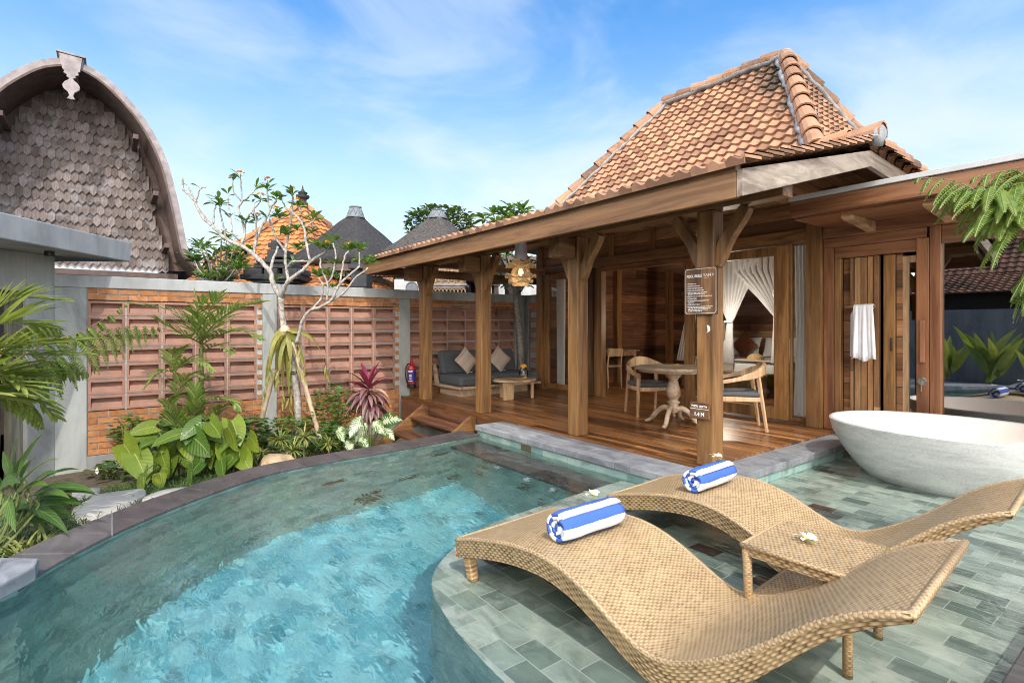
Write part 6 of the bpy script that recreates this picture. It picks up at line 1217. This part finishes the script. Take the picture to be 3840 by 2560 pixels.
for k in range(64):
    u = RND.uniform(-.9, .95); a = RND.uniform(0, 6.28); s = math.sqrt(1-u*u); (mi if u > .45 else m).leaf(cd_+V(0, 0, .12*u-.05), V(math.cos(a)*s, math.sin(a)*s, u), V(0, 0, 1), RND.uniform(.36, .5), RND.uniform(.065, .095), 1.5 if u < .5 else .7, 6, 'lance', .22, ray(.4))
for k in range(26): a = RND.uniform(0, 6.28); m.leaf(cd_+V(.05, .05, -.15-.35*RND.random()), V(math.cos(a), math.sin(a), .2), V(0, 0, 1), .36, .07, 2, 6, 'lance', .2)
part('leaves', m, 'cordy', o, 0); part('young_leaves', mi, 'cordyin', o, 0); m = MB(); m.tube([b_, (b_+cd_)/2, cd_], .016, 7); part('stem', m, 'trunkb', o, 0)
DL = [(1355, 1560, 1310, 1625, 11), (1375, 1585, 1330, 1645, 10), (1400, 1580, 1440, 1610, 9), (1425, 1585, 1495, 1555, 11), (1430, 1605, 1475, 1630, 8), (1300, 1650, 1320, 1685, 9), (1350, 1640, 1380, 1665, 7), (1270, 1600, 1290, 1640, 8)]
b_ = ground_at(at(1385, 1680, d=7.0)); o = plant('dieffenbachia', b_, 'white mottled dumb cane plant at the foot of the timber stair', 'plant'); m = MB(); sm = MB()
for bx_, by_, tx_, ty_, w_ in DL:
    d = 6.9+ray(.15); p = at(bx_, by_, d=d); q = at(tx_, ty_, d=d-.2); m.leaf(p, q-p, V(.6, -.5, .6), (q-p).length*1.15, (q-p).length*.52, .5, 7, 'lance', .15, ray(.3)); sm.tube(bez([b_, (b_+p)/2+V(0, 0, .08), p], 4), .010, 6)
part('leaves', m, 'dief', o, 0, smooth=True); part('stem', sm, 'stem', o, 0)
# left foreground: tree fern, split palm, ginger clump, stump
tf = plant('tree_fern', Vector((-5.75, -.95, -.4)), 'feathery tree fern reaching over from the left edge of the garden', 'fern'); m = MB(); sm = MB(); cr_ = at(-60, 1420, d=4.0)
for P, pl, n in (([(-60, 1420), (150, 1300), (330, 1230), (475, 1140)], .16, 12), ([(-60, 1420), (150, 1350), (330, 1255), (480, 1225), (600, 1228)], .40, 15), ([(-60, 1430), (80, 1380), (220, 1350), (330, 1400)], .30, 14), ([(-60, 1410), (40, 1290), (120, 1220)], .25, 12), ([(-60, 1440), (60, 1470), (130, 1530), (160, 1600)], .22, 10), ([(-60, 1410), (60, 1250), (180, 1210), (260, 1280)], .24, 12)):
    fern_frond(m, sm, [at(x, y, d=4.0+.22*i) for i, (x, y) in enumerate(P)], pl, n, 18, .9, .019, .062)
part('fronds', m, 'fern', tf, 0); part('stem', sm, 'trunkb', tf, 0); sm = MB(); sm.tube([Vector((-5.75, -1.15, -.5)), at(-48, 1700, d=4.2), at(-40, 1560, d=4.1), cr_], [.085, .08, .07, .06], 10); part('trunk', sm, 'trunkb', tf, 0, smooth=True)
sp_ = plant('split_leaf_palm', Vector((-5.3, -1.2, -.4)), 'broad strap leaved palm sweeping in from the left edge', 'palm'); m = MB(); sm = MB(); 
for P, ll, lw, n in (([(-160, 1330), (-60, 1200), (60, 1120), (200, 1125)], .35, .05, 16), ([(-160, 1330), (0, 1215), (130, 1225)], .45, .11, 9), ([(-160, 1360), (20, 1300), (160, 1290), (330, 1275)], .35, .05, 16), ([(-160, 1400), (-20, 1330), (120, 1330), (310, 1330)], .38, .045, 16), ([(-160, 1430), (0, 1400), (100, 1410)], .45, .09, 10), ([(-160, 1480), (-60, 1480), (40, 1500)], .5, .11, 9), ([(-160, 1450), (0, 1420), (120, 1470), (200, 1560)], .3, .06, 14)):
    palm_frond(m, sm, [at(x, y, d=3.6+.1*i+ray(.08)) for i, (x, y) in enumerate(P)], ll*1.1, lw*.62, n, .22, .008, .85)
part('fronds', m, 'strapl', sp_, 0); part('stem', sm, 'stem', sp_, 0)
gc = plant('ginger_clump', Vector((-4.75, -.95, -.36)), 'large dark green lance leaved clump at the lower left pool corner', 'plant'); m = MB(); sm = MB()
for bx_, by_, tx_, ty_, w_ in ((60, 1800, 145, 1635, 40), (40, 1830, 110, 1680, 40), (60, 1840, 200, 1700, 35), (90, 1850, 270, 1740, 42), (110, 1860, 335, 1815, 45), (130, 1850, 345, 1830, 40), (120, 1880, 300, 1880, 45), (90, 1890, 270, 1935, 45), (60, 1850, 60, 1700, 30), (30, 1870, 110, 1950, 45), (20, 1860, 55, 1990, 45), (100, 1830, 210, 1770, 38), (10, 1850, -30, 1760, 40), (30, 1820, 60, 1650, 30), (70, 1900, 160, 1990, 40), (130, 1870, 250, 1850, 36), (40, 1790, 10, 1700, 30), (10, 1900, 20, 2010, 40), (80, 1790, 130, 1720, 30), (100, 1900, 250, 1975, 38), (60, 1860, 170, 1810, 40), (0, 1830, 70, 1800, 45), (20, 1930, 120, 1900, 36)):
    d = 3.75+ray(.2); p = at(bx_, by_, d=d); q = at(tx_, ty_, d=d-.12+ray(.1)); m.leaf(p, q-p+V(0, 0, .1), V(.5, -.4, .8), (q-p).length*1.1, w_*d/FOC*1.05, .7, 7, 'lance', .22, ray(.5)); sm.tube(bez([Vector((-4.85+ray(.15), -.75+ray(.15), -.38)), p+V(0, 0, -.1), p], 3), .007, 5)
part('leaves', m, 'ginger', gc, 0, smooth=True); part('stem', sm, 'stem', gc, 0)
for px, py, d, n, lb in ((70, 2040, 3.5, 22, 'narrow yellow green tuft beside the pale rim stone'), (150, 2010, 3.65, 20, 'narrow yellow green tuft along the dark pool rim')):
    b_ = at(px, py+25, d=d); o = plant('spider_plant', b_, lb, 'plant', 'narrow leaved tufts at the pool rim'); m = MB()
    for k in range(n): a = RND.uniform(0, 6.28); m.leaf(b_+V(ray(.05), ray(.05), -.05), V(math.cos(a), math.sin(a), RND.uniform(.5, 1.6)), V(0, 0, 1), RND.uniform(.16, .28), .018, 1.0, 5, 'strap', .2)
    part('leaves', m, 'drac', o, 0)
# stones
FLAGS = []
for pts_, z, lb in ((((715, 785), (870, 700), (950, 655), (1330, 598), (1430, 608), (1420, 655), (1300, 735), (1280, 790), (1120, 845), (930, 900), (700, 865)), -.31, 'largest pale flagstone, middle one of the three by the pool rim'), (((700, 640), (760, 600), (965, 588), (975, 625), (960, 660), (820, 690), (720, 690)), -.35, 'small pale flagstone farthest from the pool rim'), (((1390, 735), (1400, 690), (1500, 640), (1700, 590), (1930, 570), (1960, 640), (1700, 720)), -.30, 'pale flagstone half hidden by the pool rim')):
    P = [at(.3826*x, 1600+.3826*y, z=z) for x, y in pts_]; FLAGS.append([Vector((p.x, p.y)) for p in P]); c = sum(P, Vector())/len(P); ring = bez(P+[P[0]], 4)[:-1]; m = MB(); n = len(ring); vs = []
    for k, dz in ((1.0, -.12), (1.0, -.03), (.965, -.004), (.5, 0)):
        for i, p in enumerate(ring): q = c+(p-c)*k*(1+.015*noise.noise((i*.7, k, z*9))); vs.append((q.x, q.y, z+dz+.008*noise.noise((q.x*5, q.y*5, 2))))
    vs.append((c.x, c.y, z)); m.add(vs, [(k*n+i, k*n+(i+1) % n, (k+1)*n+(i+1) % n, (k+1)*n+i) for k in range(3) for i in range(n)]+[(3*n+i, 3*n+(i+1) % n, 4*n) for i in range(n)]); tag(m.build('stepping_stone', M['flag'], None, smooth=True, loc=(c.x, c.y, z-.1)), lb, 'stone', 'pale flagstones in the garden')
c = at(1042, 1745, d=6.3); m = MB(); n = 14; vs = []
for i in range(8):
    for j in range(n): a = 2*PI*j/n; t = PI*i/7; k = 1+.25*noise.noise((math.cos(a)*math.sin(t)*1.3, math.sin(a)*math.sin(t)*1.3, math.cos(t)*1.3+5)); vs.append(c+V(math.cos(a)*math.sin(t)*.24*k, math.sin(a)*math.sin(t)*.2*k, math.cos(t)*.14*k))
m.add(vs, [(i*n+j, (i+1)*n+j, (i+1)*n+(j+1) % n, i*n+(j+1) % n) for i in range(7) for j in range(n)]); tag(m.build('boulder', plain('tan_boulder', (.42, .3, .18), .9, .3, 5, .6, 25), None, loc=tuple(c), smooth=False), 'tan boulder at the pool rim below the yellow striped plants', 'boulder')
# grass between the stones
m = MB()
for k in range(16000):
    y = RND.uniform(-1.3, 3.1); x = gx(y)-RND.random()**1.3*(2.6 if y < 1 else 1.3)
    if inside(x, y, [Vector((p.x, p.y)) for p in ()] or sh): continue
    if any(inside(x, y, q) for q in FLAGS): continue
    a = RND.uniform(0, 6.28); m.leaf((x, y, groundz(x, y)-.01), V(math.cos(a)*.6, math.sin(a)*.6, 1), V(0, 0, 1), RND.uniform(.08, .2), .007, 1.3, 3, 'strap', .1)
tag(m.build('grass', M['grass'], None), 'dark green mondo grass between the flagstones and the pool rim', 'grass', kind='stuff')
m = MB()
for k in range(900):
    y = RND.uniform(-.3, .9); x = gx(y)-RND.random()*.5; a = RND.uniform(0, 6.28); m.leaf((x, y, groundz(x, y)+RND.uniform(0, .05)), V(math.cos(a), math.sin(a), .5), V(0, 0, 1), .035, .025, .3, 3, 'obov', .2)
tag(m.build('ground_cover', M['shrub'], None), 'small bright creeping leaves along the flagstone edges', 'ground cover', kind='stuff')
# trees beyond the wall
def rosettes(px0, px1, py0, py1, d, n, L, w, name, label, trunk=None, k_=11, mat='frang', depth=.7):
    c = at((px0+px1)/2, py1, d=d); o = thing(name, (c.x, c.y, -.8), label, 'tree', 'trees beyond the garden wall'); lf = MB(); sm = MB(); bs = Vector((c.x, c.y, -.8)); hub = at((px0+px1)/2, py1+10, d=d)
    sm.tube(bez([bs, (bs+hub)/2+V(.1, .1, 0), hub], 3), .07, 8)
    for i in range(n):
        u, v = ray(1), ray(1)
        if u*u+v*v > 1: u, v = u*.6, v*.6
        p = at((px0+px1)/2+u*(px1-px0)/2, (py0+py1)/2+v*(py1-py0)/2, d=d+ray(depth)); sm.tube(bez([hub, hub.lerp(p, .5)+V(ray(.1), ray(.1), -.08), p], 3), [.03-.003*j for j in range(7)], 5)
        for k in range(k_): a = 6.28*k/k_+ray(.3); lf.leaf(p, V(math.cos(a), math.sin(a), RND.uniform(-.1, 1.1)), V(0, 0, 1), L*RND.uniform(.7, 1.1), w, .6, 5, 'obov', .25, ray(.3))
    part('crown', lf, mat, o, 0); part('trunk', sm, 'bark', o, 0, smooth=True); return o
rosettes(690, 945, 885, 1060, 11, 46, .27, .07, 'frangipani_tree', 'dense leafy frangipani bush between the barn and the orange roof'); rosettes(1795, 2020, 775, 870, 13.5, 12, .42, .11, 'frangipani_tree', 'frangipani crown showing above the porch eave', k_=12, depth=.4)
rosettes(1850, 2010, 950, 1085, 11.6, 14, .36, .085, 'frangipani_tree', 'frangipani with pale trunk glimpsed behind the pendant lamp', k_=9, depth=.3)
m = MB(); P = [at(1925, 1105, d=11.5), at(1915, 1050, d=11.5), at(1880, 1000, d=11.5), at(1862, 960, d=11.5)]; ob = bpy.data.objects['frangipani_tree.003']; m.tube(bez(P, 4), .09, 8); part('trunk', m, 'bark', ob, 0, smooth=True)
bush('leafy_tree', 1520, 1775, 770, 905, 22, 1500, .28, .12, 'tree', 'dark leafy tree rising behind the grey thatched shrine', 1.2, cat='tree', group='trees beyond the garden wall', stems=14)
bush('leafy_shrub', 1528, 1600, 1040, 1095, 12.0, 110, .22, .055, 'shrub', 'bright leafy shrub beside the air conditioner beyond the wall', .3, cat='shrub', stems=8)
# tree fern at the right
rf = plant('tree_fern', Vector((.35, 4.15, -.1)), 'tree fern with arching bright fronds at the right edge over the tub', 'fern'); m = MB(); sm = MB(); hub = Vector((.35, 4.15, 1.72))
for P, pl, n in (([(4100, 900), (3840, 835), (3740, 770), (3640, 705), (3560, 675), (3440, 665)], .34, 17), ([(4100, 880), (3960, 760), (3840, 655), (3780, 640), (3650, 665)], .34, 13), ([(4100, 900), (3980, 780), (3890, 740), (3800, 760)], .3, 12), ([(4100, 950), (4000, 930), (3930, 960), (3860, 1060), (3840, 1180)], .36, 16), ([(4100, 950), (3980, 960), (3880, 1010), (3800, 1080)], .22, 12), ([(4100, 900), (3900, 800), (3760, 790), (3650, 840)], .26, 14), ([(4100, 880), (3930, 700), (3800, 690), (3700, 720)], .3, 14), ([(4100, 900), (3900, 740), (3720, 700), (3560, 720)], .28, 15), ([(4100, 930), (3990, 870), (3900, 870), (3830, 900)], .2, 11), ([(4100, 960), (4020, 1000), (3960, 1120), (3930, 1240)], .36, 15)):
    pp = [hub]+[at(x, y, d=2.75+.06*i) for i, (x, y) in enumerate(P[1:])]; fern_frond(m, sm, pp, pl, int(n*.8), 22, .62, .013, .055, .006)
part('fronds', m, 'fernd', rf, 0); part('stem', sm, 'stem', rf, 0); sm = MB(); sm.tube([(.35, 4.15, -.2), (.36, 4.16, .8), hub], [.1, .085, .07], 10); part('trunk', sm, 'trunkb', rf, 0)
# plants mirrored in the picture window
for k, (x, y) in enumerate(((-4.4, -3.6), (-3.5, -3.7), (-2.5, -3.6), (-1.5, -3.7))):
    o = plant('bird_of_paradise', Vector((x, y, -.3)), ['broad leaved clump mirrored at the left of the picture window', 'tallest broad leaved clump mirrored in the picture window', 'broad leaved clump mirrored behind the fern fronds', 'broad leaved clump mirrored at the far end of the picture window'][k], 'plant', 'broad leaved clumps across the garden'); m = MB()
    for i in range(16): a = RND.uniform(0, 6.28); m.leaf((x+ray(.2), y+ray(.2), -.3+RND.uniform(.1, .5)), V(math.cos(a)*.45, math.sin(a)*.45, 1), V(0, 1, 0), RND.uniform(.7, 1.2)*(1.2 if k == 1 else 1), .22, .6, 6, 'lance', .2, ray(.6))
    part('leaves', m, 'strapl', o, 0)
